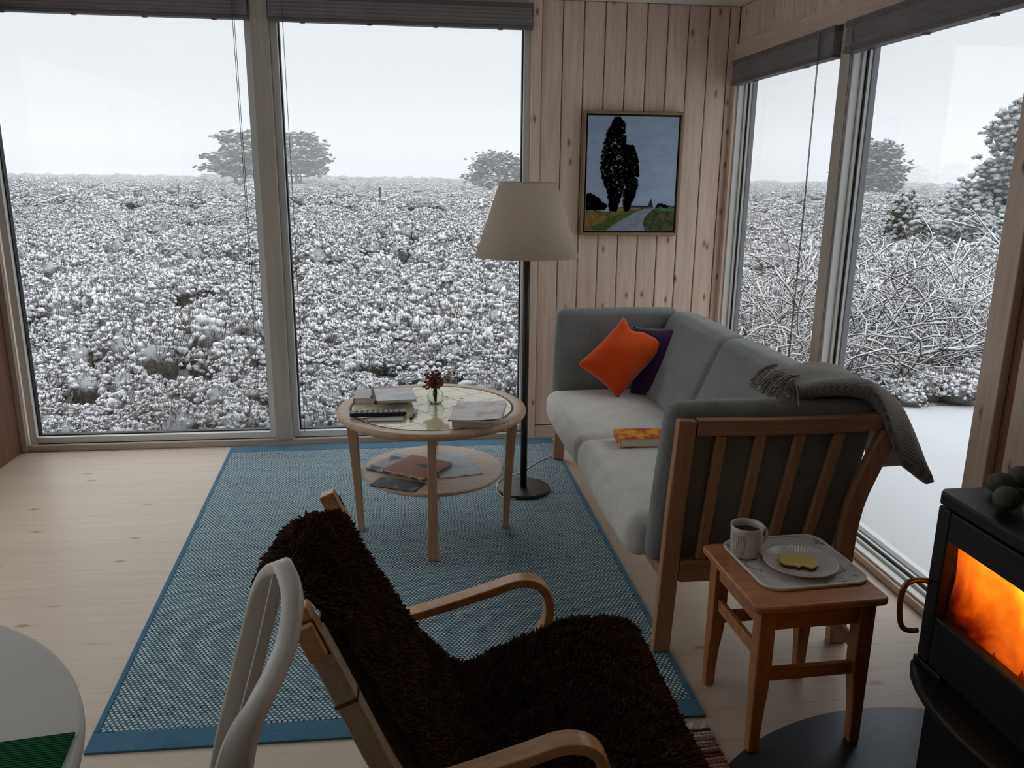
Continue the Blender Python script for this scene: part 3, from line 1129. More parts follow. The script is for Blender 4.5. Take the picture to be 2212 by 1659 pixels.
t.l(row, rowc.inputs['W'])
mixf = t.math('ADD', t.math('MULTIPLY', wnz.outputs['Value'], .5), t.math('MULTIPLY', rowc.outputs['Value'], .5))
base = t.ramp(mixf, [(.15, s2l(44, 60, 76)), (.4, s2l(72, 110, 128)), (.6, s2l(66, 112, 118)), (.85, s2l(86, 118, 132))])
pale = t.ramp(wnz.outputs['Value'], [(.1, s2l(186, 186, 190)), (.5, s2l(212, 214, 212)), (.9, s2l(170, 190, 188))])
col = t.mix(dash, base, pale)
t.bump(t.math('SUBTRACT', 1.0, dd), .5, .002)
M['rug'] = t.set(col, .95, 0, .1)
M['rug_border'] = fabric('blue_rug_border', s2l(72, 118, 142), s2l(54, 96, 120), scale=500, bump=.5)

# ------------------------------------------------------------------ blinds
def blind_cords(r, mat, pts, zt, zb):
    for p in pts:
        MB().tube([(p[0], p[1], zt), (p[0] + .004, p[1], (zt + zb) / 2), (p[0], p[1], zb)], .0016, 5).obj('cord', mat, r)

def blind(label, axis, a0, a1, pos, z0, z1, cord_at, cord_z, clips=4):
    """a pleated blind drawn right up; axis 'x': hangs along the window wall, 'y': along the right wall"""
    mid = (a0 + a1) / 2
    loc = (mid, pos, z0) if axis == 'x' else (pos, mid, z0)
    r = thing('pleated_blind', label, 'blind', loc, group='pleated blinds drawn up at the window tops')
    L = (a1 - a0) / 2
    H = z1 - z0
    def bx(mb, l0, l1, d0, d1, za, zb):
        if axis == 'x':
            mb.box(l0, l1, d0, d1, za, zb)
        else:
            mb.box(-d1, -d0, l0, l1, za, zb)
        return mb
    bx(MB(), -L, L, -.022, .022, H - .024, H).obj('headrail', M['blindrail'], r, bevel=.002)
    n = 9
    pl = MB()
    sec = []
    hh = H - .024 - .016
    for k in range(n + 1):
        sec.append((-.024 if k % 2 else -.019, .016 + hh * k / n))
    back = [(.022 if k % 2 else .017, z) for k, (q, z) in reversed(list(enumerate(sec)))]
    prof = sec + back
    vs = []
    for l in (-L + .004, L - .004):
        for d, z in prof:
            vs.append((l, d, z) if axis == 'x' else (-d, l, z))
    m = len(prof)
    fs = [tuple(range(m)), tuple(range(2 * m - 1, m - 1, -1))] + [(j, (j + 1) % m, m + (j + 1) % m, m + j) for j in range(m)]
    pl.add(vs, fs).obj('pleats', M['blind'], r)
    bx(MB(), -L, L, -.026, .024, 0, .015).obj('bottom_rail', M['blindrail'], r, bevel=.002)
    for k in range(clips):
        c = -L + 2 * L * (k + .5) / clips
        bx(MB(), c - .012, c + .012, -.014, .004, -.006, .002).obj('clip', M['blindrail'], r)
    for c in cord_at:
        p = (c - mid, -.032) if axis == 'x' else (.032 * 0 - .032, c - mid)
        blind_cords(r, M['cordm'], [p], H - .012, cord_z - z0)
    return r
blind('grey pleated blind drawn up at the top of the left window', 'x', OX0 + .004, -.774, YB - .024, 2.246, OZ1 - .002, (-.846, -.838), .35)
blind('grey pleated blind above the coffee table and lamp', 'x', -.678, OX1 - .004, YB - .024, 2.243, OZ1 - .002, (-.604,), .09)
blind('grey pleated blind on the narrow pane nearest the corner', 'y', 3.399, RY1 - .004, WR - .024, 1.992, RZ1 - .002, (3.505, 3.497), .55, 2)
blind('grey pleated blind on the pane above the sofa throw', 'y', RY0 + .004, 3.311, WR - .024, 1.995, RZ1 - .002, (3.23,), .45, 3)

# ------------------------------------------------------------------ rugs
rug = thing('woven_rug', 'large blue and white basket weave rug under the coffee table', 'rug', (-.05, 3.2, 0))
RC = [(-1.015, 4.50), (.815, 4.50), (.820, 1.936), (-.883, 1.964)]       # far left, far right, near right, near left
def rug_pt(u, v):
    """u 0..1 left to right, v 0..1 near to far"""
    nx_ = RC[3][0] * (1 - u) + RC[2][0] * u
    ny_ = RC[3][1] * (1 - u) + RC[2][1] * u
    fx, fy = RC[0][0] * (1 - u) + RC[1][0] * u, RC[0][1] * (1 - u) + RC[1][1] * u
    return (nx_ * (1 - v) + fx * v + .05, ny_ * (1 - v) + fy * v - 3.2)
def rug_piece(name, mat, u0, u1, v0, v1, h):
    c = [rug_pt(u0, v0), rug_pt(u1, v0), rug_pt(u1, v1), rug_pt(u0, v1)]
    return MB().prism(c, .0005, h).obj(name, mat, rug, bevel=.002)
rug_piece('weave', M['rug'], .010, .990, .032, .962, .007)
rug_piece('end_band', M['rug_border'], 0, 1, 0, .0318, .0075)
rug_piece('end_band', M['rug_border'], 0, 1, .9622, 1, .0075)
rug_piece('edge_cord', M['rug_border'], 0, .0098, .0322, .9618, .0085)
rug_piece('edge_cord', M['rug_border'], .9902, 1, .0322, .9618, .0085)

rag = thing('rag_rug', 'small striped rag rug with knotted fringe beside the armchair', 'rug', (.50, 1.42, 0))
t = NT('rag_strips')
oi = t.n('ShaderNodeObjectInfo')
cs = [s2l(200, 190, 180), s2l(120, 70, 66), s2l(210, 204, 196), s2l(128, 124, 128), s2l(196, 150, 142), s2l(206, 186, 176), s2l(90, 74, 78), s2l(188, 140, 132)]
c0 = t.ramp(oi.outputs['Random'], [(i / 8, c) for i, c in enumerate(cs)], 'CONSTANT')
nz = t.noise(t.scale(t.coords(), (90, 8, 8)), 1.2, 2)
col = t.mix(t.ramp(nz, [(.5, (0, 0, 0)), (.6, (.7, .7, .7))]), c0, s2l(90, 66, 62))
t.bump(t.noise(t.coords(), 160, 2), .5, .003)
t.set(col, .95, 0, .1)
sx = [(-.31 + .62 * i / 40) for i in range(41)]
st = MB()
st.sweep([(x, .0012 * math.sin(x * 90), .0055 + .0012 * math.sin(x * 61)) for x in sx],
         [(.0062 * math.cos(a), .0046 * math.sin(a)) for a in [PI * 2 * k / 8 for k in range(8)]])
s0 = st.obj('rag_strip', t.m, rag, smooth=True)
s0.location = (0, .455, 0)
for k in range(1, 70):
    share(s0, rag, (random.uniform(-.004, .004), .455 - k * .0128, 0))
fr = MB()
for k in range(46):
    x = -.30 + .60 * k / 45
    p = [(x, .462, .004)]
    a = random.uniform(-.5, .5)
    for q in range(5):
        a += random.uniform(-.6, .6)
        p.append((p[-1][0] + .006 * math.sin(a), p[-1][1] + .006 * abs(math.cos(a)), .003 + .004 * random.random()))
    fr.tube(p, .0018, 5)
fo = fr.obj('fringe', M['paper'], rag, smooth=True)
fo['kind'] = 'stuff'

# ------------------------------------------------------------------ coffee table
TC = Vector((.085, 3.30, .0075))
ct = thing('coffee_table', 'round wooden coffee table with cream tiled top and lower shelf', 'table', TC)
TZ = .5525
rim = MB()
prof = [(.341, TZ - .030), (.383, TZ - .030), (.393, TZ - .022), (.395, TZ - .010), (.391, TZ - .002), (.384, TZ), (.346, TZ), (.341, TZ - .002)]
n_ = 96
vs = [(r * math.cos(2 * PI * k / n_), r * math.sin(2 * PI * k / n_), z) for r, z in prof for k in range(n_)]
m_ = len(prof)
fs = [(i * n_ + k, i * n_ + (k + 1) % n_, ((i + 1) % m_) * n_ + (k + 1) % n_, ((i + 1) % m_) * n_ + k) for i in range(m_) for k in range(n_)]
rim.add(vs, fs).obj('rim', M['oak'], ct, smooth=True)
MB().lathe([(.3405, TZ - .030), (.3405, TZ - .0135)], 64).obj('tile_bed', M['tile_bed'], ct)
inl = MB()
prof = [(.334, TZ - .013), (.3402, TZ - .013), (.3402, TZ - .0015), (.334, TZ - .0015)]
vs = [(r * math.cos(2 * PI * k / n_), r * math.sin(2 * PI * k / n_), z) for r, z in prof for k in range(n_)]
fs = [(i * n_ + k, i * n_ + (k + 1) % n_, ((i + 1) % 4) * n_ + (k + 1) % n_, ((i + 1) % 4) * n_ + k) for i in range(4) for k in range(n_)]
inl.add(vs, fs).obj('inlay_ring', M['inlay'], ct)
def clip_circle(poly, R, n=40):
    out = poly
    for k in range(n):
        a = 2 * PI * k / n
        nx_, ny_ = math.cos(a), math.sin(a)
        src, out = out, []
        for i in range(len(src)):
            p, q = src[i], src[(i + 1) % len(src)]
            dp, dq = p[0] * nx_ + p[1] * ny_ - R, q[0] * nx_ + q[1] * ny_ - R
            if dp <= 0:
                out.append(p)
            if dp * dq < 0:
                s = dp / (dp - dq)
                out.append((p[0] + (q[0] - p[0]) * s, p[1] + (q[1] - p[1]) * s))
        if len(out) < 3:
            return []
    return out
ts, ga = .108, math.radians(33)
for i in range(-5, 5):
    for j in range(-5, 5):
        x0, y0 = i * ts + .03, j * ts + .05
        g_ = .0011
        pl = [(x0 + g_, y0 + g_), (x0 + ts - g_, y0 + g_), (x0 + ts - g_, y0 + ts - g_), (x0 + g_, y0 + ts - g_)]
        pl = [(x * math.cos(ga) - y * math.sin(ga), x * math.sin(ga) + y * math.cos(ga)) for x, y in pl]
        pl = clip_circle(pl, .3325)
        if len(pl) < 3:
            continue
        ar = abs(sum(pl[k][0] * pl[(k + 1) % len(pl)][1] - pl[(k + 1) % len(pl)][0] * pl[k][1] for k in range(len(pl)))) / 2
        if ar < 2e-4:
            continue
        dz = random.uniform(-.0004, .0004)
        MB().prism(pl, TZ - .0132, TZ - .0009 + dz).obj('tile', M['tile'], ct, bevel=.0012, seg=2)
for k in range(4):
    a = -PI / 2 + k * PI / 2 - .04
    top, bot = .338, .312
    mb = MB()
    secs = [(0.0, bot, .0235, .0125), (.25, bot + .012, .0195, .017), (.45, top - .002, .0165, .0215), (TZ - .0305, top, .016, .024)]
    vs, fs = [], []
    for z, rr, tw, rw in secs:
        for s1, s2 in ((-1, -1), (1, -1), (1, 1), (-1, 1)):
            r_, t_ = rr + s1 * rw, s2 * tw
            vs.append((r_ * math.cos(a) - t_ * math.sin(a), r_ * math.sin(a) + t_ * math.cos(a), z))
    for i in range(3):
        for j in range(4):
            j2 = (j + 1) % 4
            fs.append((i * 4 + j, i * 4 + j2, i * 4 + 4 + j2, i * 4 + 4 + j))
    fs += [(3, 2, 1, 0), (12, 13, 14, 15)]
    mb.add(vs, fs).obj('leg', M['oak_z'], ct, bevel=.003)
MB().lathe([(.294, .262), (.300, .266), (.301, .274), (.297, .278)], 80).obj('shelf', M['oak'], ct, bevel=.001)
SHZ = .278 + TC.z       # shelf surface
TTZ = TZ + .0002 + TC.z  # tile surface

# ---- things on the table
def book(name, label, cx, cy_, w, d, h, rz, z, cover, cat='book', spine=None, curl=0.0):
    r = thing(name, label, cat, (cx, cy_, z), rz)
    MB().box(-w / 2 + .003, w / 2 - .002, -d / 2 + .002, d / 2 - .002, .0012, h - .0012).obj('pages', M['paper'], r)
    c = MB()
    c.box(-w / 2, w / 2, -d / 2, d / 2, 0, .0011)
    c.box(-w / 2, -w / 2 + .0025, -d / 2, d / 2, .0012, h - .0012)
    if curl:
        nseg = 10
        vs, fs = [], []
        for k in range(nseg + 1):
            u = k / nseg
            x = -w / 2 + w * u
            zz = h + curl * u ** 3
            vs += [(x, -d / 2, zz - .0011), (x, d / 2, zz - .0011), (x, d / 2, zz), (x, -d / 2, zz)]
        for k in range(nseg):
            b = k * 4
            for j in range(4):
                fs.append((b + j, b + (j + 1) % 4, b + 4 + (j + 1) % 4, b + 4 + j))
        fs += [(3, 2, 1, 0), (nseg * 4, nseg * 4 + 1, nseg * 4 + 2, nseg * 4 + 3)]
        c.add(vs, fs)
    else:
        c.box(-w / 2, w / 2, -d / 2, d / 2, h - .0011, h)
    c.obj('cover', cover, r)
    return r
def cover(name, base, blotch, lo=.5, hi=.6, sc=9, rough=.5):
    t = NT(name)
    nz = t.noise(t.coords(), sc, 4)
    return t.set(t.ramp(nz, [(lo, base), (hi, blotch)]), rough, 0, .5)
cv_pale = cover('pale_printed_cover', s2l(206, 205, 208), s2l(186, 186, 194), .45, .6, 14)
cv_rose = cover('pinkish_brown_cover', s2l(150, 104, 92), s2l(170, 126, 112), .4, .6, 10)
cv_lr = cover('pale_cover_with_rose_print', s2l(208, 204, 202), s2l(190, 160, 152), .52, .62, 11)
cv_grey = plain('grey_book_cover', s2l(176, 172, 166), .5)
book('paperback_book', 'thick grey paperback at the bottom of the left pile on the table', -.125, 3.43, .235, .15, .024, -.05, TTZ, cv_grey)
book('thin_book', 'thin book with pinkish brown cover in the left pile on the table', -.085, 3.445, .165, .175, .006, -.08, TTZ + .0243, cv_rose)
bk = book('open_booklet', 'white booklet lying open face down on top of the left pile', -.072, 3.36, .165, .20, .010, .10, TTZ + .0306, cv_pale)
MB().box(-.006, .006, -.10, .10, -.012, .002, Matrix.Translation((-.088, 0, .008)) @ Matrix.Rotation(-.5, 4, 'Y')).obj('dark_spine', M['inlay'], bk, bevel=.001)
rm = thing('remote_control', 'black remote control lying on a notepad at the table edge', 'remote control', (-.135, 3.163, TTZ + .0066), .02)
MB().prism(rrect(.225, .048, .012), 0, .017).obj('body', plain('black_plastic', s2l(34, 34, 36), .4), rm, bevel=.005, seg=3)
bt = plain('grey_rubber_buttons', s2l(110, 108, 106), .6)
for i in range(9):
    for j in range(3):
        MB().prism(rrect(.011, .007, .003, 2), .0165, .0185).obj('button', bt, rm, loc=(-.085 + .021 * i, -.013 + .013 * j, 0))
book('notepad', 'small pale notepad half under the remote control', -.105, 3.13, .14, .075, .0062, -.03, TTZ, cv_grey, 'notepad')
pen = thing('pen', 'black and silver ballpoint pen lying on the tiles', 'pen', (.0075, 3.17, TTZ + .0055), math.atan2(3.234 - 3.105, .029))
MB().tube([(-.065, 0, 0), (-.062, 0, 0), (-.01, 0, 0), (.0, 0, 0)], .0052, 10).obj('grip', plain('black_pen_grip', s2l(26, 26, 30), .4), pen, smooth=True)
MB().tube([(0.0005, 0, 0), (.03, 0, 0), (.058, 0, 0)], .0048, 10).obj('barrel', plain('silver_pen_barrel', s2l(196, 196, 200), .3, metal=.4), pen, smooth=True)
MB().box(.02, .056, -.0012, .0012, .0044, .0062).obj('clip', M['bronze'], pen)
book('thick_book', 'thick book under the magazine on the right of the table', .235, 3.085, .15, .205, .030, -.09, TTZ, cv_lr)
mg = book('magazine', 'pale magazine with faded print lying on the thick book', .262, 3.085, .205, .265, .007, -.20, TTZ + .0303, cv_lr, 'magazine', curl=.014)

vz = thing('glass_vase', 'small round glass vase on the tiled table', 'vase', (.10, 3.345, TTZ))
t = NT('pale_green_vase_glass')
t.set((.90, .97, .90), .04, 0, .5)
t.bsdf.inputs['Transmission Weight'].default_value = 1.0
t.bsdf.inputs['IOR'].default_value = 1.45
MB().lathe([(.012, 0), (.024, .001), (.034, .014), (.0365, .030), (.031, .046), (.020, .058), (.018, .066), (.023, .076),
            (.0215, .076), (.0165, .066), (.0185, .058), (.029, .046), (.034, .030), (.0315, .015), (.022, .0045), (.010, .004)], 40).obj('bulb', t.m, vz, smooth=True)
bq = thing('dried_bouquet', 'dried reddish brown flowers in the glass vase', 'flowers', (.10, 3.345, TTZ + .006))
stems, heads, pale_h = MB(), [], []
rgb_ = np.random.default_rng(8)
for k in range(34):
    a = rgb_.uniform(0, 6.28)
    lean = rgb_.uniform(.0, .060)
    top = np.array([lean * math.cos(a) + rgb_.normal(0, .006), lean * math.sin(a), rgb_.uniform(.085, .165) - lean * .3])
    if k > 27:
        top = np.array([rgb_.uniform(.06, .10), rgb_.uniform(-.02, .02), rgb_.uniform(.10, .145)])
    pth = bez([(0.004 * math.cos(a), .004 * math.sin(a), .0), (.006 * math.cos(a), .006 * math.sin(a), .06), tuple(top)], 4)
    stems.tube(pth, .0008, 4)
    for q in range(11):
        u = rgb_.uniform(.62, 1.03)
        p = np.array(pth[min(len(pth) - 1, int(u * (len(pth) - 1)))][:]) + rgb_.normal(0, .0045, 3)
        s = rgb_.uniform(.0030, .0062)
        (pale_h if k > 30 else heads).append(trs(p, tuple(rgb_.uniform(0, 6, 3)), (s, s, s * 1.6)))
stems.obj('stems', plain('dry_stems', s2l(120, 84, 62), .9), bq)
h_ = merged('seed_heads', I1V, I1F, heads, plain('dried_red_flowers', s2l(126, 66, 54), .9, var=.3, nscale=60), bq)
h_['kind'] = 'stuff'
h2_ = merged('pale_bells', I1V, I1F, pale_h, plain('dried_pale_flowers', s2l(206, 190, 176), .9), bq)
h2_['kind'] = 'stuff'
for i, (x, y, s, lb) in enumerate(((.183, 3.275, .017, 'curled dark dried leaf on the tiles beside the magazine'), (.215, 3.40, .010, 'tiny dried petal on the tiles behind the magazine'), (.150, 3.43, .008, 'tiny dried petal on the tiles right of the vase'))):
    g_ = MB()
    g_.grid(lambda u, v: (s * (u - .5) * 2, s * .4 * (v - .5) * 2 * math.sin(PI * (.08 + .84 * u)), .002 + s * .5 * (u - .5) ** 2 + s * .4 * (v - .5) ** 2), 8, 5)
    tag(g_.obj('dried_leaf', M['inlay'], smooth=True, solid=.0008, loc=(x, y, TTZ)), lb, 'leaf')

# ---- on the lower shelf
def flat_print(name, label, cx, cy_, w, d, h, rz, z, mat, cat='magazine'):
    return book(name, label, cx, cy_, w, d, h, rz, z, mat, cat)
t = NT('brown_cover_with_dark_figure')
co = t.coords()
e = t.n('ShaderNodeVectorMath', operation='LENGTH')
t.l(t.scale(t.vadd(co, (-.03, -.015, 0)), (11, 16, 0)), e.inputs[0])
f = t.math('ADD', e.outputs['Value'], t.math('MULTIPLY', t.noise(co, 26, 4), 1.2))
cvb = t.set(t.ramp(f, [(.95, s2l(44, 32, 28)), (1.2, s2l(96, 58, 38)), (1.32, s2l(176, 100, 56))]), .5, 0, .25)
t = NT('grey_cover_with_triangles')
co = t.coords()
sp = t.n('ShaderNodeSeparateXYZ')
t.l(t.scale(co, (14, 14, 0)), sp.inputs[0])
fx = t.math('FRACT', t.math('ADD', sp.outputs[0], 50.0))
fy = t.math('FRACT', t.math('ADD', sp.outputs[1], 50.0))
tri_ = t.math('LESS_THAN', t.math('MULTIPLY', t.math('ABSOLUTE', t.math('SUBTRACT', fx, .5)), 2.0), fy)
gate = t.math('LESS_THAN', t.math('ABSOLUTE', t.math('ADD', t.math('FRACT', t.math('MULTIPLY', sp.outputs[1], .5)), -.25)), .25)
cvg = t.set(t.mix(t.math('MULTIPLY', tri_, gate), s2l(176, 174, 178), s2l(66, 64, 66)), .5, 0, .25)
cvm = cover('pale_map_cover', s2l(196, 204, 206), s2l(160, 178, 180), .5, .62, 13)
cvk = cover('dark_mountain_cover', s2l(30, 34, 40), s2l(120, 126, 134), .58, .66, 16)
flat_print('folded_map', 'pale bluish folded map on the lower table shelf', .170, 3.325, .185, .29, .003, .22, SHZ, cvm, 'map')
flat_print('brochure', 'dark brochure jutting over the front of the lower table shelf', -.066, 3.115, .20, .105, .003, -.46, SHZ, cvk, 'brochure')
flat_print('grey_magazine', 'grey magazine with dark triangles on the lower table shelf', -.02, 3.315, .29, .225, .004, -.616, SHZ + .0033, cvg)
flat_print('brown_magazine', 'glossy brown magazine with a dark figure on the lower table shelf', .020, 3.285, .21, .215, .009, -.616, SHZ + .0076, cvb)

# ------------------------------------------------------------------ floor lamp
lp = thing('floor_lamp', 'floor lamp with off white conical shade and dark metal stand', 'lamp', (.535, 3.70, .0075))
MB().lathe([(.128, 0), (.131, .004), (.131, .012), (.127, .017), (.02, .019)], 64).obj('base', M['bronze'], lp, smooth=False, bevel=.001)
MB().lathe([(.0165, .019), (.0165, 1.30)], 20).obj('pole', M['bronze'], lp, smooth=True)
zs0, zs1 = 1.142, 1.470
sh = MB()
sh.lathe([(.236, zs0), (.128, zs1)], 72, cap=False)
sh.obj('shade', M['shade'], lp, smooth=True, solid=.0025)
for rr, zz in ((.236, zs0 + .002), (.128, zs1 - .002)):
    MB().tube([(rr * math.cos(2 * PI * k / 64), rr * math.sin(2 * PI * k / 64), zz) for k in range(64)], .0028, 6, closed=True).obj('shade_hem', M['shade'], lp, smooth=True)
MB().lathe([(.018, 1.30), (.02, 1.31), (.02, 1.36), (.012, 1.365)], 16).obj('socket', M['blindrail'], lp)
MB().lathe([(.012, 1.366), (.014, 1.38), (.03, 1.41), (.028, 1.435), (.012, 1.45)], 20).obj('bulb', M['china'], lp, smooth=True)
cd = MB()
cd.tube(bez([(.50, 3.58, .0105), (.43, 3.60, .0105), (.405, 3.70, .0105), (.44, 3.85, .0105), (.55, 3.93, .0105), (.66, 4.08, .0105), (.74, 4.16, .0105), (.80, 4.24, .0105), (.86, 4.36, .004), (.90, 4.50, .004)], 8), .0028, 6)
co_ = cd.obj('lamp_cord', M['paper'], smooth=True)
tag(co_, 'thin pale cord running from the lamp base across the rug', 'cord')

# ------------------------------------------------------------------ painting
pa = thing('painting', 'framed landscape painting of two dark poplars by a road on the plank wall', 'painting', (1.2285, YB - .001, 1.187))
PWd, PHt = .560, .664
fr_ = MB()
gold = plain('tarnished_gold_frame', s2l(150, 128, 96), .4, metal=.3, var=.12)
for b in ((-PWd / 2, -PWd / 2 + .016, 0, PHt), (PWd / 2 - .016, PWd / 2, 0, PHt), (-PWd / 2 + .016, PWd / 2 - .016, 0, .016), (-PWd / 2 + .016, PWd / 2 - .016, PHt - .016, PHt)):
    fr_.box(b[0], b[1], -.038, 0, b[2], b[3])
fr_.obj('frame', gold, pa, bevel=.004)
MB().box(-PWd / 2 + .0165, PWd / 2 - .0165, -.012, -.001, .0165, PHt - .0165).obj('shadow_gap', M['gasket'], pa)
cw, ch = PWd - .052, PHt - .052
cx0, cz0 = -cw / 2, .026
t = NT('painted_sky')
col = t.ramp(t.noise(t.scale(t.coords(), (6, 6, 14)), 2, 4), [(.35, s2l(156, 177, 206)), (.65, s2l(170, 189, 213))])
MB().box(cx0, cx0 + cw, -.030, -.0125, cz0, cz0 + ch).obj('canvas', t.set(col, .6, 0, .3), pa)
_layer = [0]
def paint(name, polys, mat):
    """flat paint: polygons in canvas units (0..1 right, 0..1 down)"""
    _layer[0] += 1
    y = -.0300 - .00025 * _layer[0]
    mb = MB()
    for p in polys:
        mb.add([(cx0 + cw * min(.998, max(.002, u)), y, cz0 + ch * (1 - min(.998, max(.002, v)))) for u, v in p], [tuple(range(len(p)))])
    return mb.obj(name, mat, pa)
def pmat(name, a, b, sc=30):
    t = NT(name)
    return t.set(t.ramp(t.noise(t.coords(), sc, 3), [(.4, a), (.6, b)]), .6, 0, .3)
paint('painted_field', [[(0, .815), (.25, .83), (.42, .80), (.62, .785), (.80, .79), (1, .795), (1, 1), (0, 1)]], pmat('field_green', s2l(80, 88, 40), s2l(118, 116, 58), 22))
paint('painted_field', [[(.36, .79), (.45, .783), (.70, .783), (.60, .805), (.36, .822)]], pmat('field_ochre', s2l(150, 112, 62), s2l(172, 134, 82)))
paint('painted_field', [[(0, .86), (.24, .865), (.20, .92), (.10, .955), (0, .96)]], pmat('field_brown', s2l(124, 98, 48), s2l(146, 118, 60)))
paint('painted_field', [[(.75, .79), (1, .80), (1, .825), (.78, .812)]], pmat('field_bright', s2l(58, 116, 74), s2l(72, 130, 86)))
paint('painted_verge', [[(.22, 1), (.30, .95), (.42, .88), (.56, .825), (.48, .83), (.30, .87), (.12, .96), (.08, 1)]], pmat('verge_green', s2l(62, 84, 34), s2l(84, 104, 44)))
paint('painted_road', [[(.24, 1), (.32, .95), (.44, .89), (.56, .835), (.66, .803), (.79, .797), (.72, .83), (.67, .88), (.65, .93), (.68, 1)]], pmat('road_grey', s2l(130, 142, 158), s2l(146, 156, 168)))
paint('painted_hedge', [[(.68, 1), (.65, .93), (.67, .88), (.73, .83), (.79, .80), (.90, .825), (1, .83), (1, 1)]], pmat('hedge_green', s2l(48, 56, 34), s2l(92, 92, 52), 45))
dk = pmat('poplar_dark', s2l(20, 22, 22), s2l(30, 34, 32), 40)
rgp = np.random.default_rng(4)
def ragged(profile, n, s):
    """leafy blotches filling a silhouette given as (v, u_left, u_right)"""
    out = []
    vs_ = [p[0] for p in profile]
    for _ in range(n):
        v = rgp.uniform(vs_[0], vs_[-1])
        a = np.interp(v, vs_, [p[1] for p in profile])
        b = np.interp(v, vs_, [p[2] for p in profile])
        u = rgp.uniform(a, b)
        ang = rgp.uniform(0, 6.28)
        k = rgp.uniform(.6, 1.3) * s
        out.append([(u + k * math.cos(ang + w) * q, v + .85 * k * math.sin(ang + w) * q) for w, q in ((0, 1.5), (1.2, .8), (2.3, 1), (3.6, .9), (4.9, 1))])
    return out
t1_ = [(.015, .30, .34), (.06, .26, .40), (.15, .21, .41), (.25, .18, .43), (.36, .16, .46), (.45, .15, .44), (.55, .18, .42), (.63, .23, .41), (.72, .26, .38), (.82, .27, .34)]
t2_ = [(.25, .42, .50), (.32, .40, .54), (.42, .40, .57), (.52, .40, .58), (.62, .40, .57), (.70, .42, .54), (.76, .43, .50), (.82, .43, .48)]
paint('painted_poplar', ragged(t1_, 1500, .013), dk)
paint('painted_poplar', ragged(t2_, 900, .013), dk)
paint('painted_bushes', ragged([(.68, .02, .06), (.71, 0, .13), (.75, 0, .20), (.78, 0, .24), (.81, 0, .22)], 420, .014), dk)
paint('painted_bushes', [[(.70, .787), (.715, .75), (.73, .71), (.745, .75), (.76, .787)], [(.50, .775), (.70, .78), (.70, .79), (.5, .79)]] + ragged([(.76, .81, .85), (.785, .79, 1.0), (.792, .79, 1.0)], 60, .009), dk)
# ------------------------------------------------------------------ soft shapes
def cushion_box(mb, x0, x1, y0, y1, z0, z1, bulge=(.01, .01, .015), n=18, shear=0.0, M_=None, r=.03, shear_b=None):
    """a stuffed block with rounded edges whose faces swell a little; shear leans x with height"""
    c = Vector(((x0 + x1) / 2, (y0 + y1) / 2, (z0 + z1) / 2))
    h = Vector(((x1 - x0) / 2, (y1 - y0) / 2, (z1 - z0) / 2))
    idx, vs, fs = {}, [], []
    def at(i, hh):
        """finer spacing inside the rounded rim"""
        m = 4
        if i <= m:
            return -hh + r * 1.05 * i / m
        if i >= n - m:
            return hh - r * 1.05 * (n - i) / m
        return (-hh + r * 1.05) + 2 * (hh - r * 1.05) * (i - m) / (n - 2 * m)
    def vid(i, j, k):
        if (i, j, k) not in idx:
            p = Vector((at(i, h.x), at(j, h.y), at(k, h.z)))
            u, v, w = p.x / h.x, p.y / h.y, p.z / h.z
            q = Vector([max(-(hh - r), min(hh - r, a)) for a, hh in zip(p, h)])
            d = p - q
            if d.length > 1e-9:
                p = q + d.normalized() * r
            p.x += math.copysign(bulge[0], u) * (1 - v * v) * (1 - w * w) * (abs(u) > .99)
            p.y += math.copysign(bulge[1], v) * (1 - u * u) * (1 - w * w) * (abs(v) > .99)
            p.z += math.copysign(bulge[2], w) * (1 - u * u) * (1 - v * v) * (abs(w) > .99)
            p.x += (shear + ((shear if shear_b is None else shear_b) - shear) * (u + 1) / 2) * (p.z + h.z)
            idx[(i, j, k)] = len(vs)
            vs.append(p + c)
        return idx[(i, j, k)]
    for a in range(n):
        for b in range(n):
            for s in (0, n):
                fs.append((vid(a, b, s), vid(a + 1, b, s), vid(a + 1, b + 1, s), vid(a, b + 1, s)))
                fs.append((vid(a, s, b), vid(a + 1, s, b), vid(a + 1, s, b + 1), vid(a, s, b + 1)))
                fs.append((vid(s, a, b), vid(s, a + 1, b), vid(s, a + 1, b + 1), vid(s, a, b + 1)))
    return mb.add(vs, fs, M_)

def side_prism(mb, poly, y0, y1, M_=None):
    """polygon in x,z extruded along y"""
    n = len(poly)
    vs = [(x, y0, z) for x, z in poly] + [(x, y1, z) for x, z in poly]
    fs = [tuple(range(n)), tuple(range(2 * n - 1, n - 1, -1))] + [(i, (i + 1) % n, n + (i + 1) % n, n + i) for i in range(n)]
    return mb.add(vs, fs, M_)

def strip_poly(path, w):
    """constant-width polygon round a path in x,z; w may be a list"""
    P = [Vector((p[0], p[1])) for p in path]
    L, R_ = [], []
    for i, p in enumerate(P):
        d = (P[min(i + 1, len(P) - 1)] - P[max(i - 1, 0)]).normalized()
        nrm = Vector((-d.y, d.x))
        ww = w[i] if isinstance(w, (list, tuple)) else w
        L.append(tuple(p + nrm * ww / 2))
        R_.append(tuple(p - nrm * ww / 2))
    return L + R_[::-1]

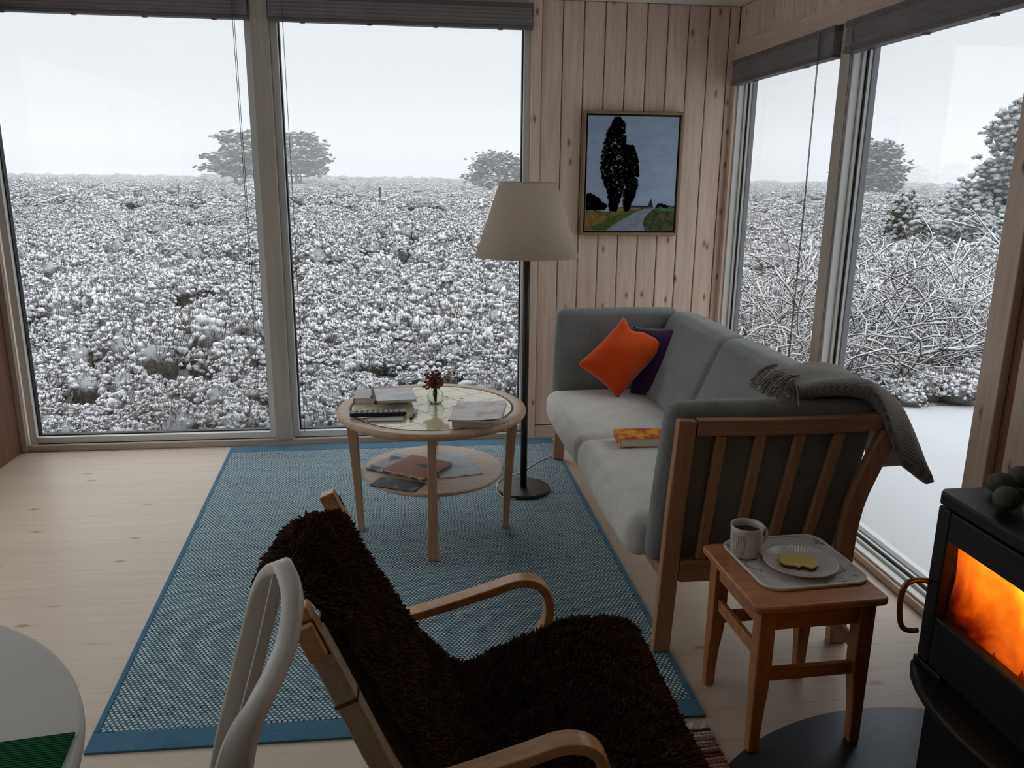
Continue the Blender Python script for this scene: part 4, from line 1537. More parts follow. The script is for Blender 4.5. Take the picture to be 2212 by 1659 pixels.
# ------------------------------------------------------------------ sofa
SL = Vector((1.12, 3.2, 0))
so = thing('sofa', 'grey wool sofa with slatted wooden arm frames along the right window', 'sofa', SL)
tm = T(SL)
def arm_frame(y0, y1, slats=True):
    side_prism(MB(), strip_poly([(.786, .0085), (.795, .2), (.808, .5), (.826, .792)], .058), y0, y1, tm).obj('leg', M['beech'], so, bevel=.005)
    rp = [(p.x, p.z) for p in bez([(1.395, 0, 0), (1.385, 0, .28), (1.398, 0, .48), (1.446, 0, .63), (1.490, 0, .738)], 6)]
    side_prism(MB(), strip_poly(rp, .058), y0, y1, tm).obj('leg', M['beech'], so, bevel=.005)
    tp = [(p.x, p.z) for p in bez([(.858, 0, .768), (1.1, 0, .764), (1.35, 0, .766), (1.455, 0, .772)], 5)]
    side_prism(MB(), strip_poly(tp, [.052] * (len(tp) - 1) + [.046]), y0, y1, tm).obj('arm_rail', M['beech_x'], so, bevel=.005)
    if not slats:
        side_prism(MB(), strip_poly([(.83, .292), (1.355, .285)], .072), y0, y1, tm).obj('side_rail', M['beech_x'], so, bevel=.004)
        return
    side_prism(MB(), strip_poly([(.83, .292), (1.355, .285)], .072), y0, y1, tm).obj('side_rail', M['beech_x'], so, bevel=.004)
    for xt, lean in ((.94, .04), (1.068, .055), (1.197, .07), (1.326, .085)):
        pth = bez([(xt, 0, .738), (xt - lean * .45, 0, .55), (xt - lean, 0, .328)], 4)
        side_prism(MB(), strip_poly([(p.x, p.z) for p in pth], .033), y0 + .008, y1 - .006, tm).obj('slat', M['beech'], so, bevel=.003)
arm_frame(2.255, 2.290)
arm_frame(4.118, 4.150)
for nm, a in (('front_rail', (.80, .825, 2.292, 4.116, .215, .262)), ('rear_rail', (1.36, 1.385, 2.292, 4.116, .24, .29)), ('top_rail', (1.495, 1.52, 2.292, 4.116, .70, .745))):
    MB().box(*a, tm).obj(nm, M['beech'], so, bevel=.004)
def soft(name, mat, args, bev=.03, **kw):
    mb = MB()
    cushion_box(mb, *args, M_=tm, r=bev, **kw)
    return mb.obj(name, mat, so, smooth=True)
soft('arm_pad', M['sofa'], (.738, 1.372, 2.293, 2.375, .305, .832), .034, bulge=(.006, .004, .004), shear=.085, shear_b=.19)
soft('arm_pad', M['sofa'], (.732, 1.372, 4.028, 4.114, .305, .846), .034, bulge=(.006, .004, .004), shear=.03)
soft('seat_cushion', M['seat'], (.690, 1.23, 2.380, 3.222, .275, .432), .055, bulge=(.012, .004, .022))
soft('seat_cushion', M['seat'], (.690, 1.23, 3.226, 4.024, .275, .432), .055, bulge=(.012, .004, .022))
for y0, y1 in ((2.380, 3.298), (3.302, 4.024)):
    soft('back_cushion', M['sofa'], (1.16, 1.288, y0, y1, .42, .838), .038, bulge=(.022, .004, .008), shear=.42)

def pillow(name, label, mat, size, thick, loc, normal, corners, chop=0.0):
    """corners in the cushion's plane: bottom, right, top, left"""
    cb, cr, ctp, cl = [Vector(q) for q in corners]
    n = 22
    def side(sgn):
        def fn(u, v):
            a, b = 2 * u - 1, 2 * v - 1
            t_ = max(0, (1 - a * a)) ** .55 * max(0, (1 - b * b)) ** .55
            pin = .075
            aa, bb_ = a * (1 - pin * (1 - b * b)), b * (1 - pin * (1 - a * a))
            if chop:
                aa -= chop * math.exp(-((b - .45) / .28) ** 2) * max(0, a) ** 2
            u_, v_ = (aa + 1) / 2, (bb_ + 1) / 2
            q = cb * (1 - u_) * (1 - v_) + cr * u_ * (1 - v_) + ctp * u_ * v_ + cl * (1 - u_) * v_
            x, y = q.x, q.y
            w = .04 * math.sin(7 * a + 3 * b) * t_
            return (x, y, sgn * thick / 2 * t_ * (1 + w) - (.018 * math.exp(-((b - .4) / .3) ** 2) * max(0, a) if chop else 0) * t_)
        return fn
    mb = MB()
    mb.grid(side(1), n, n)
    mb.grid(side(-1), n, n)
    me = mb.mesh(name)
    bm = bmesh.new()
    bm.from_mesh(me)
    bmesh.ops.remove_doubles(bm, verts=bm.verts, dist=.0008)
    bmesh.ops.recalc_face_normals(bm, faces=bm.faces)
    bm.to_mesh(me)
    bm.free()
    o = mesh_obj(name, me, mat, smooth=True)
    z = Vector(normal).normalized()
    up = Vector((0, 0, 1))
    x = up.cross(z).normalized()
    y = z.cross(x)
    R3 = Matrix((x, y, z)).transposed() 
    o.matrix_world = Matrix.Translation(loc) @ R3.to_4x4()
    return tag(o, label, 'cushion')
pillow('throw_pillow', 'bright orange velvet cushion with a dented top in the sofa corner', M['orange'], .365, .135, (1.06, 3.84, .632), (-.10, -1, .42),
       [(-.045, -.205), (.225, .070), (-.008, .208), (-.245, -.035)], chop=.16)
pillow('throw_pillow', 'dark purple velvet cushion leaning behind the orange one', M['purple'], .40, .12, (1.30, 3.80, .63), (-.68, -.78, .40),
       [(-.205, -.215), (.130, -.196), (.055, .176), (-.260, .140)])

sb = book('novel', 'thick paperback with red and yellow cover lying on the sofa seat', .93, 3.075, .205, .135, .034, -.05, .4535,
          cover('red_yellow_cover', s2l(226, 160, 40), s2l(190, 58, 30), .45, .58, 22))

# the throw: folded, laid over the near back corner, its end hanging behind the sofa
th = thing('wool_throw', 'ribbed grey wool throw with fringe draped over the near sofa corner', 'blanket', (1.45, 2.45, .86))
path = bez([(1.20, 2.415, .857), (1.28, 2.42, .868), (1.37, 2.425, .864), (1.455, 2.425, .845), (1.53, 2.415, .795), (1.585, 2.405, .712), (1.618, 2.40, .64), (1.638, 2.395, .575)], 7)
nP = len(path)
nS = 40
vs, fs = [], []
rgt = np.random.default_rng(3)
for i, p in enumerate(path):
    u = i / (nP - 1)
    t_ = (path[min(i + 1, nP - 1)] - path[max(i - 1, 0)]).normalized()
    nrm = Vector((-t_.z, 0, t_.x))
    if nrm.z < 0 and u < .5:
        nrm = -nrm
    wd = (.105 + .075 * min(1, u * 2.2)) + .02 * max(0, u - .6)
    tk = .027 + .010 * math.sin(PI * min(1, u * 1.3)) - .010 * u
    for k in range(nS):
        a = 2 * PI * k / nS
        ca, sa = math.cos(a), math.sin(a)
        off = wd * math.copysign(abs(ca) ** .6, ca)
        hh = tk * math.copysign(abs(sa) ** .75, sa)
        hh += .006 * math.sin(off * 46 + u * 3) * (sa > -.2) + .007 * math.sin(off * 21 - u * 5)
        q = p + nrm * hh + Vector((0, off, 0)) 
        rim = max(0, (-off / wd - .45) / .55)                       # the near edge hangs over the arm's end
        dr_ = max(0, min(1, (u - .34) / .22))
        dr_ = dr_ * dr_ * (3 - 2 * dr_) * (1 - .95 * max(0, u - .6) / .4)
        q.z -= .15 * rim ** 1.3 * dr_
        q.z -= .075 * max(0, off / wd) * max(0, u - .6) / .4
        q.y = max(q.y, 2.236 + .012 * (1 - dr_)) - .004 * rim
        vs.append(q - Vector((1.45, 2.45, .86)))
for i in range(nP - 1):
    for k in range(nS):
        k2 = (k + 1) % nS
        fs.append((i * nS + k, i * nS + k2, (i + 1) * nS + k2, (i + 1) * nS + k))
fs += [tuple(range(nS - 1, -1, -1)), tuple(range((nP - 1) * nS, nP * nS))]
t = NT('ribbed_throw')
co = t.coords()
wv = t.n('ShaderNodeTexWave', wave_type='BANDS', bands_direction='Y')
t.l(co, wv.inputs['Vector'])
wv.inputs['Scale'].default_value = 75
wv.inputs['Distortion'].default_value = 1.5
nz = t.noise(co, 240, 2)
col = t.ramp(t.math('ADD', t.math('MULTIPLY', wv.outputs['Fac'], .5), t.math('MULTIPLY', nz, .5)), [(.25, s2l(116, 113, 108)), (.7, s2l(146, 142, 136))])
t.bump(wv.outputs['Fac'], .5, .002)
t.set(col, .95, 0, .1)
t.bsdf.inputs['Sheen Weight'].default_value = .2
MB().add(vs, fs).obj('blanket', t.m, th, smooth=True)
fr = MB()
for k in range(60):
    y = rgt.uniform(-.12, .075)
    z = .018 + rgt.uniform(-.028, .03)
    x = -.243
    p = [(x, y, z)]
    yaw, dz = rgt.normal(-.2, .35), .005
    for q in range(7):
        yaw += rgt.normal(0, .22)
        dz -= rgt.uniform(.001, .006)
        nz_ = max(p[-1][2] + dz, -.030)
        p.append((p[-1][0] - .0125 * math.cos(yaw), p[-1][1] + .0125 * math.sin(yaw), nz_))
    fr.tube(p, .0022, 5)
fo = fr.obj('fringe', M['fringe'], th, smooth=True)
fo['kind'] = 'stuff'

# ------------------------------------------------------------------ stool with the tray
ST = Vector((1.035, 1.945, .0032))
st_ = thing('wooden_stool', 'square lacquered wooden stool between the sofa and the stove', 'stool', ST, .035)
MB().prism(rrect(.372, .376, .022, 4), .425, .447).obj('seat', M['pine_yx'], st_, bevel=.007, seg=3)
for sx_ in (-1, 1):
    for sy_ in (-1, 1):
        mb = MB()
        vs, fs = [], []
        secs = [(0, .030), (.06, .031), (.13, .035), (.19, .041), (.25, .044), (.4248, .044)]
        for z, w in secs:
            ox, oy = .162 - .004 * 0, .166
            for a, b in ((0, 0), (-w, 0), (-w, -w), (0, -w)):
                vs.append((sx_ * (ox + a), sy_ * (oy + b), z))
        for i in range(len(secs) - 1):
            for j in range(4):
                j2 = (j + 1) % 4
                fs.append((i * 4 + j, i * 4 + j2, i * 4 + 4 + j2, i * 4 + 4 + j))
        e = (len(secs) - 1) * 4
        fs += [(3, 2, 1, 0), (e, e + 1, e + 2, e + 3)]
        mb.add(vs, fs).obj('leg', M['pine_y'], st_, bevel=.004)
for s in (-1, 1):
    MB().box(-.117, .117, s * .148 - .010, s * .148 + .010, .362, .4245).obj('apron', M['pine_yx'], st_, bevel=.003)
    MB().box(s * .142 - .010, s * .142 + .010, -.121, .121, .362, .4245).obj('apron', M['pine_yx'], st_, bevel=.003)
    MB().box(-.119, .119, s * .146 - .008, s * .146 + .008, .208, .245).obj('stretcher', M['pine_yx'], st_, bevel=.003)
    MB().box(s * .140 - .008, s * .140 + .008, -.122, .122, .262, .298).obj('stretcher', M['pine_yx'], st_, bevel=.003)

t = NT('tray_with_ink_drawings')
co = t.coords()
wob = t.n('ShaderNodeVectorMath', operation='ADD')
t.l(co, wob.inputs[0])
nzv = t.n('ShaderNodeTexNoise')
t.l(co, nzv.inputs['Vector'])
nzv.inputs['Scale'].default_value = 18
scl_ = t.n('ShaderNodeVectorMath', operation='SCALE')
t.l(nzv.outputs['Color'], scl_.inputs[0])
scl_.inputs['Scale'].default_value = .05
t.l(scl_.outputs[0], wob.inputs[1])
ed = t.voro(wob.outputs[0], 26, 'DISTANCE_TO_EDGE')
ln = t.math('LESS_THAN', ed, .035)
gt = t.math('GREATER_THAN', t.noise(co, 16, 2), .52)
col = t.mix(t.math('MULTIPLY', ln, gt), s2l(212, 206, 200), s2l(120, 112, 108))
t.set(col, .3, 0, .5)
tray = thing('serving_tray', 'white tray with fine ink drawings on the stool', 'tray', (1.060, 1.985, ST.z + .4475), .06)
MB().prism(rrect(.310, .305, .05, 8), 0, .005).obj('base', t.m, tray, bevel=.002)
rp = [(x, y, .0065) for x, y in rrect(.306, .301, .048, 8)]
MB().tube(rp, .0035, 6, closed=True).obj('raised_rim', M['white_paint'], tray, smooth=True)
TRZ = ST.z + .4475 + .0052

t = NT('china_with_vertical_lines')
co = t.coords()
sp = t.n('ShaderNodeSeparateXYZ')
t.l(co, sp.inputs[0])
ang = t.math('ARCTAN2', sp.outputs[1], sp.outputs[0])
fq = t.math('FRACT', t.math('ADD', t.math('MULTIPLY', ang, 9.0), 60.0))
line = t.math('LESS_THAN', fq, .30)
grp = t.math('GREATER_THAN', t.math('SINE', t.math('MULTIPLY', ang, 4.0)), -.35)
zz1 = t.math('GREATER_THAN', sp.outputs[2], .012)
zz2 = t.math('LESS_THAN', sp.outputs[2], .074)
k_ = t.math('MULTIPLY', t.math('MULTIPLY', line, grp), t.math('MULTIPLY', zz1, zz2))
t.set(t.mix(k_, s2l(218, 212, 208), s2l(112, 100, 98)), .18, 0, .6)
mug = thing('coffee_mug', 'white china mug with thin vertical lines on the tray', 'mug', (.940, 2.035, TRZ), 0)
MB().lathe([(.030, 0), (.036, .002), (.0415, .010), (.044, .04), (.0455, .080), (.047, .093), (.0445, .093), (.0425, .080), (.041, .04), (.038, .012), (.030, .006)], 48).obj('body', t.m, mug, smooth=True)
MB().lathe([(.001, .0718), (.0415, .0718), (.0415, .0722), (.001, .0722)], 40).obj('coffee', plain('black_coffee', s2l(42, 22, 14), .08), mug)
MB().tube(bez([(.042, 0, .076), (.062, 0, .074), (.070, 0, .052), (.060, 0, .030), (.041, 0, .024)], 6), .0048, 8).obj('handle', M['china'], mug, smooth=True)
mug.rotation_euler = (0, 0, .25)

plate = thing('plate', 'white side plate with fluted rim on the tray', 'plate', (1.067, 1.955, TRZ))
def pl_fn(u, v):
    r = .102 * (1 - v)
    a = 2 * PI * u
    rr = r / .102
    z = .003 + (.012 * max(0, (rr - .62) / .38) ** 1.2)
    if rr > .66:
        z += .0009 * math.sin(a * 64) * min(1, (rr - .66) * 8)
    return (r * math.cos(a), r * math.sin(a), z)
pm = MB()
pm.grid(pl_fn, 192, 22, wrap_u=True)
pm.obj('dish', M['china'], plate, smooth=True, solid=.003)
sw = thing('sandwich', 'bitten slice of dark bread with yellow cheese on the plate', 'sandwich', (1.060, 1.945, TRZ + .0045), -.25)
def bite(poly_s):
    pts_ = [(-.052, -.006), (-.046, .034), (-.01, .040), (.034, .036), (.046, .028), (.040, .012), (.050, -.002), (.038, -.026), (.022, -.036), (.015, -.028), (.002, -.024), (-.008, -.034), (-.016, -.026), (-.032, -.026), (-.045, -.022)]
    return [(x * poly_s, y * poly_s) for x, y in pts_]
MB().prism(bite(1), 0, .010).obj('bread', plain('dark_rye_bread', s2l(92, 58, 38), .95, var=.3, nscale=120, bump=.5), sw, bevel=.0015)
MB().prism(bite(1.03), .0102, .0145).obj('cheese', plain('yellow_cheese', s2l(226, 192, 116), .5, var=.05), sw, bevel=.0012)

# ------------------------------------------------------------------ stove on its floor plate
hp = MB()
hp.lathe([(.752, 0.0002), (.752, .0022), (.750, .003)], 120)
hearth = hp.obj('floor_plate', plain('blue_grey_steel_plate', s2l(58, 66, 76), .38, metal=.2, var=.08), loc=(1.30, 1.17, 0))
tag(hearth, 'round blue grey steel floor plate under the stove', 'floor plate')
SX, SY0, SY1 = 1.19, 1.08, 1.595
sv = thing('wood_stove', 'black cast iron wood stove with glowing glass door', 'stove', (1.38, 1.335, .0032))
tv = T((1.38, 1.335, .0032))
XB = 1.58
bd = MB()
bd.box(SX + .03, XB, SY1 - .022, SY1 - .004, .385, .790, tv)
bd.box(SX + .03, XB, SY0 + .004, SY0 + .022, .385, .790, tv)
bd.box(XB - .02, XB, SY0 + .022, SY1 - .022, .385, .790, tv)
bd.box(SX + .03, XB, SY0 + .022, SY1 - .022, .385, .425, tv)
bd.box(SX + .03, XB, SY0 + .022, SY1 - .022, .765, .790, tv)
bd.obj('body', M['castiron'], sv, bevel=.003)
tpp = [(SX - .006, SY0 - .006), (XB + .01, SY0 - .006), (XB + .01, SY1 + .006), (SX + .012, SY1 + .006), (SX - .006, SY1 - .012)]
MB().prism(tpp, .791, .822, tv).obj('top_plate', M['castiron'], sv, bevel=.006, seg=3)
gy0, gy1, gz0, gz1 = SY0 + .045, SY1 - .045, .525, .715
dr = MB()
for b in ((SY0 + .002, gy0, .40, .785), (gy1, SY1 - .002, .40, .785), (gy0, gy1, .40, gz0), (gy0, gy1, gz1, .785)):
    dr.box(SX, SX + .028, b[0], b[1], b[2], b[3], tv)
door = dr.obj('door', M['castiron'], sv, bevel=.005)
tg = NT('sooty_stove_glass')
trn = tg.n('ShaderNodeBsdfTransparent')
nz = tg.noise(tg.coords(), 9, 3)
tg.l(tg.ramp(nz, [(.3, (.72, .66, .6)), (.7, (.95, .92, .9))]), trn.inputs[0])
gls = tg.n('ShaderNodeBsdfGlossy')
gls.inputs['Roughness'].default_value = .08
mx = tg.n('ShaderNodeMixShader')
mx.inputs[0].default_value = .04
tg.l(trn.outputs[0], mx.inputs[1])
tg.l(gls.outputs[0], mx.inputs[2])
tg.l(mx.outputs[0], tg.out.inputs['Surface'])
MB().box(SX + .014, SX + .018, gy0 + .0005, gy1 - .0005, gz0 + .0005, gz1 - .0005, tv).obj('glass', tg.m, door)
hd = [(1.187, 1.580, .600), (1.150, 1.582, .602), (1.130, 1.583, .590), (1.123, 1.584, .555), (1.128, 1.584, .505), (1.138, 1.583, .480), (1.155, 1.582, .472), (1.175, 1.581, .472)]
MB().tube(bez(hd, 6), .0065, 10, M=tv).obj('handle', plain('coppery_door_handle', s2l(120, 84, 66), .3, metal=.7), door, smooth=True)
lipp = [(SX - .002, SY1 + .012)] + [(SX - .002 - .075 * math.sin(PI * k / 12) ** .7, SY1 + .012 - (SY1 - SY0 + .024) * k / 12) for k in range(1, 12)] + [(SX - .002, SY0 - .012), (SX + .05, SY0 - .012), (SX + .05, SY1 + .012)]
MB().prism(lipp, .355, .382, tv).obj('ash_lip', M['castiron'], sv, bevel=.008, seg=3)
MB().box(SX - .004, XB, SY1 - .10, SY1 + .004, .3825, .3995, tv).obj('hinge_block', M['castiron'], sv, bevel=.004)
pdp = [(SX + .035, SY0 + .03), (XB - .02, SY0 + .03), (XB - .02, SY1 - .012), (SX + .035, SY1 - .012)]
MB().prism(pdp, 0.0, .3545, tv).obj('pedestal', M['castiron'], sv, bevel=.006)
MB().lathe([(.075, .822), (.075, 2.392)], 32, M=tv @ Matrix.Translation((1.46, 1.33, 0))).obj('flue_pipe', M['castiron'], sv, smooth=True)

# the fire: logs and a billow of flame filling the fire chamber
lg = plain('charred_log', s2l(30, 20, 16), .9, var=.5, nscale=30, bump=.6)
for i, (x0, y0, x1, y1, z, r) in enumerate(((1.30, 1.14, 1.30, 1.53, .460, .032), (1.40, 1.16, 1.40, 1.50, .458, .032), (1.35, 1.20, 1.35, 1.50, .515, .024))):
    mb = MB()
    p = bez([(x0, y0, z), ((x0 + x1) / 2 + .01, (y0 + y1) / 2, z + .006), (x1, y1, z)], 5)
    mb.tube(p, r, 9, radii=[r * (1 + .12 * math.sin(k * 1.9)) for k in range(len(p))], M=T((x0, y0, z)))
    o = mb.obj('burning_log', lg, smooth=True, loc=(x0, y0, z))
    tag(o, ['charred log at the front of the burning stove', 'charred log at the back of the burning stove', 'charred log lying across the other two in the stove'][i], 'log')
t = NT('flame')
t.t.nodes.remove(t.bsdf)
em = t.n('ShaderNodeEmission')
co = t.coords()
sp = t.n('ShaderNodeSeparateXYZ')
t.l(co, sp.inputs[0])
nz = t.noise(t.scale(co, (7, 7, 5)), 1.0, 5, .6, .8)
fz = t.math('MULTIPLY', sp.outputs[2], 3.1)
fy = t.math('MULTIPLY', sp.outputs[1], -1.7)
f = t.math('ADD', t.math('ADD', t.math('MULTIPLY', nz, .85), fz), t.math('ADD', fy, -.28))
col = t.ramp(f, [(.08, s2l(40, 8, 2)), (.26, s2l(150, 38, 6)), (.46, s2l(244, 104, 14)), (.66, s2l(255, 132, 20)), (.86, s2l(255, 186, 40)), (1.0, s2l(255, 226, 90))])
t.l(col, em.inputs['Color'])
t.l(t.math('MULTIPLY_ADD', f, 1.5), em.inputs['Strength'])
em.inputs['Strength'].links[0].from_node.inputs[2].default_value = .50
t.l(em.outputs[0], t.out.inputs['Surface'])
def flame_fn(u, v):
    y = 1.108 + .460 * u
    z = .495 + .262 * v
    x = 1.240 - .006 * v + .004 * math.sin(17 * u + 5 * v) + .003 * math.sin(9 * v + 4 * u)
    return (x - 1.45, y - 1.335, z - .43)
fm = MB()
fm.grid(flame_fn, 30, 20)
fl_o = fm.obj('fire', t.m, smooth=True, solid=.012, loc=(1.45, 1.335, .43))
tag(fl_o, 'orange flames burning behind the stove glass', 'fire')
for i, (px_, py_, h_, w_) in enumerate(((1.2275, 1.47, .030, .007), (1.2275, 1.40, .026, .006), (1.2275, 1.24, .03, .008), (1.2275, 1.32, .035, .008))):
    mb = MB()
    mb.lathe([(.001, 0), (w_, .012), (w_ * 1.1, h_ * .35), (w_ * .5, h_ * .7), (.0008, h_)], 10)
    o = mb.obj('flame_tongue', t.m, fl_o, smooth=True, loc=(px_ - 1.45, py_ - 1.335, .498 - .43))

for i, (x, y, rx, ry, rz_, lb) in enumerate(((1.300, 1.548, .034, .030, .024, 'grey pebble on the stove top, second from the far edge'), (1.247, 1.462, .036, .028, .025, 'rounded grey pebble nearest the front edge of the stove top'),
                                             (1.262, 1.395, .030, .027, .023, 'pebble cut off by the right edge of the picture on the stove'), (1.375, 1.572, .036, .032, .026, 'dark pebble at the back of the stove top'),
                                             (1.345, 1.47, .040, .034, .030, 'largest pebble in the middle of the stove top'))):
    rg = np.random.default_rng(i + 60)
    V = I2V * (1 + .035 * np.sin(I2V[:, [1]] * 3 + i) + .03 * np.sin(I2V[:, [0]] * 4 + 2 * i)) * [rx, ry, rz_]
    V[:, 2] -= V[:, 2].min()
    o = np_obj('pebble', V, I2F, M['stone'], loc=(x, y, .8255))
    o.rotation_euler = (0, 0, i * .7)
    tag(o, lb, 'stone', 'pebbles on the stove')

# ------------------------------------------------------------------ armchair with sheepskin
AC = Vector((.15, 1.555, 0))
ac = thing('armchair', 'bentwood armchair with linen webbing under a brown sheepskin', 'armchair', AC)
ta = T(AC)
def bent(name, path, w, th_, mat=None, seg=7, upy=True):
    """laminated strip: w wide along y, th_ thick in the bend's plane"""
    sec = [(-th_ / 2, -w / 2), (th_ / 2, -w / 2), (th_ / 2, w / 2), (-th_ / 2, w / 2)]
    return MB().sweep(bez(path, seg), sec, up=(0, 1, 0), M=ta).obj(name, mat or M['bent'], ac, bevel=.004, seg=2)
back_path = [(-.203, .778), (-.165, .69), (-.118, .575), (-.062, .44), (.0, .325), (.075, .255), (.17, .262), (.30, .315), (.42, .352), (.50, .345), (.545, .30)]
for yc in (1.295, 1.815):
    bent('side_rail', [(x, yc, z) for x, z in back_path], .034, .036)
    P = bez([(x, 0, z) for x, z in back_path], 7)
    seg_ = [P[i] for i in range(len(P)) if .29 < P[i].z < .735 and P[i].x < .03]
    cut = [(seg_[0:10], 0), (seg_[9:], 1)]
    for sp_, q in cut:
        if len(sp_) > 2:
            MB().sweep([(p.x, yc, p.z) for p in sp_], [(-.0215, -.0205), (.0215, -.0205), (.0215, .0205), (-.0215, .0205)], up=(0, 1, 0), M=ta).obj('webbing_wrap', M['canvas_strap'], ac, bevel=.006)
    for i in (9,):
        if i < len(seg_):
            p = seg_[i]
            MB().sweep([(p.x - .0012, yc, p.z + .003), (p.x + .0012, yc, p.z - .003)], [(-.022, -.021), (.022, -.021), (.022, .021), (-.022, .021)], up=(0, 1, 0), M=ta).obj('leather_seam', M['leather_edge'], ac)
for yc, sg in ((1.295, -1), (1.815, 1)):
    dv = Vector((.37, 0, -.93))
    c_ = Vector((-.180, yc + sg * .024, .722))
    MB().sweep([c_ - dv * .034, c_ + dv * .034], [(-.017, -.010), (.017, -.010), (.017, .010), (-.017, .010)], up=(0, 1, 0), M=ta).obj('wooden_peg', M['bent'], ac, bevel=.004)
    MB().sweep([c_ - dv * .037, c_ + dv * .037], [(-.020, -.0055), (.020, -.0055), (.020, -.0035), (-.020, -.0035)] if sg > 0 else [(-.020, .0035), (.020, .0035), (.020, .0055), (-.020, .0055)], up=(0, 1, 0), M=ta).obj('leather_seam', M['leather_edge'], ac)
web = MB()
Pw = bez([(x, 0, z) for x, z in back_path], 7)
Pw = [p for p in Pw if p.z < .72]
web.grid(lambda u, v: tuple(Pw[min(len(Pw) - 1, int(round(v * (len(Pw) - 1))))] + Vector((0, 1.318 + .474 * u, 0)) - AC), 8, len(Pw))
web.obj('webbing', M['canvas_strap'], ac, smooth=True, solid=.004)
for yc in (1.247, 1.863):
    arm = [(-.055, .412), (.06, .442), (.18, .478), (.262, .502), (.315, .488), (.340, .440), (.333, .375), (.300, .318), (.26, .255), (.20, .16), (.15, .05), (.14, .0185)]
    bent('armrest', [(x, yc, z) for x, z in arm], .046, .022)
    bent('rear_leg', [(-.02, yc, .408), (.0, yc, .28), (.02, yc, .12), (.03, yc, .0185)], .040, .022)
    bent('front_leg', [(.30, yc, .30), (.37, yc, .20), (.43, yc, .10), (.46, yc, .0185)], .040, .022)
for x, z in ((-.06, .36), (.29, .27)):
    MB().box(x - .012, x + .012, 1.272, 1.838, z - .017, z + .017, ta).obj('cross_rail', M['bent'], ac, bevel=.003)

sk = thing('sheepskin', 'curly dark brown sheepskin draped over the armchair', 'sheepskin', (.15, 1.555, .30))
SKO = Vector((.15, 1.555, .30))
sk_path = bez([(-.288, 0, .690), (-.278, 0, .722), (-.245, 0, .755), (-.205, 0, .765), (-.160, 0, .735), (-.095, 0, .605), (-.035, 0, .475), (.03, 0, .365), (.095, 0, .300), (.18, 0, .300), (.30, 0, .352), (.42, 0, .392), (.51, 0, .392), (.565, 0, .345), (.585, 0, .25), (.580, 0, .13)], 6)
nU = len(sk_path)
def sk_edges(u):
    """near and far edge (y) along the hide"""
    n_e = [1.50, 1.42, 1.36, 1.325, 1.33, 1.335, 1.325, 1.30, 1.275, 1.265, 1.262]
    f_e = [1.60, 1.66, 1.70, 1.745, 1.79, 1.815, 1.835, 1.84, 1.825, 1.80, 1.76]
    k = u * 10
    return np.interp(k, range(11), n_e), np.interp(k, range(11), f_e)
def sk_pt(u, v):
    a = u * (nU - 1)
    i = min(int(a), nU - 2)
    p = sk_path[i].lerp(sk_path[i + 1], a - i)
    n0, f0 = sk_edges(u)
    wig = .008 * math.sin(u * 31) + .006 * math.sin(u * 53 + 1)
    y = n0 + (f0 - n0) * v + wig * (1 if v > .5 else -1) * abs(v - .5) * 2
    sag = .012 * math.sin(PI * v) if u > .45 else .006 * math.sin(PI * v)
    return Vector((p.x - (sag if u < .45 else 0), y, p.z - (sag if u > .45 else 0)))
def sk_nrm(u, v):
    e = .012
    a, b = sk_pt(min(1, u + e), v), sk_pt(max(0, u - e), v)
    t_ = (a - b).normalized()
    n_ = Vector((-t_.z, 0, t_.x))
    return n_, t_
hm = MB()
hm.grid(lambda u, v: tuple(sk_pt(v, u) - SKO), 18, 80)
hm.obj('hide', M['hide'], sk, smooth=True, solid=-.006)
# a wool lock: a short curved tapered tuft
LV, LF = [], []
for i, (l, r) in enumerate(((0, .30), (.35, .36), (.78, .30), (1.0, .14))):
    for k in range(4):
        a = 2 * PI * k / 4
        LV.append((r * math.cos(a) + .45 * l * l, r * math.sin(a), l))
for i in range(3):
    for k in range(4):
        k2 = (k + 1) % 4
        LF.append((i * 4 + k, i * 4 + k2, i * 4 + 4 + k2, i * 4 + 4 + k))
Ms = []
rgw = np.random.default_rng(31)
NL = 24000
for q in range(NL):
    u, v = rgw.random(), rgw.random()
    edge = min(v, 1 - v)
    if rgw.random() < .12:
        v = rgw.choice([rgw.uniform(0, .03), rgw.uniform(.97, 1.0)])
    n_, t_ = sk_nrm(u, v)
    p = sk_pt(u, v) - SKO
    tail = max(0, 1 - u / .30)                  # long curls on the head of the hide
    L = .012 + .016 * tail + .003 * (u > .5) + rgw.uniform(-.002, .004)
    W_ = .0075 + .008 * tail + .002 * (u > .5)
    comb = t_ * (.55 if u > .16 else -.75) + Vector((rgw.normal(0, .35), rgw.normal(0, .35), rgw.normal(0, .2)))
    if v < .06:
        comb += Vector((0, -.6, 0))
    if v > .94:
        comb += Vector((0, .6, 0))
    z = (n_ + comb * .8).normalized()
    x = comb.cross(z).cross(z) * -1
    x = x.normalized() if x.length > 1e-4 else Vector((1, 0, 0))
    y = z.cross(x)
    Mx = np.eye(4)
    Mx[:3, 0] = np.array(x) * W_
    Mx[:3, 1] = np.array(y) * W_
    Mx[:3, 2] = np.array(z) * L * rgw.uniform(.7, 1.25)
    Mx[:3, 3] = np.array(p) + np.array(n_) * .004
    Ms.append(Mx)
w_o = merged('wool', LV, LF, Ms, M['wool'], sk)
w_o['kind'] = 'stuff'

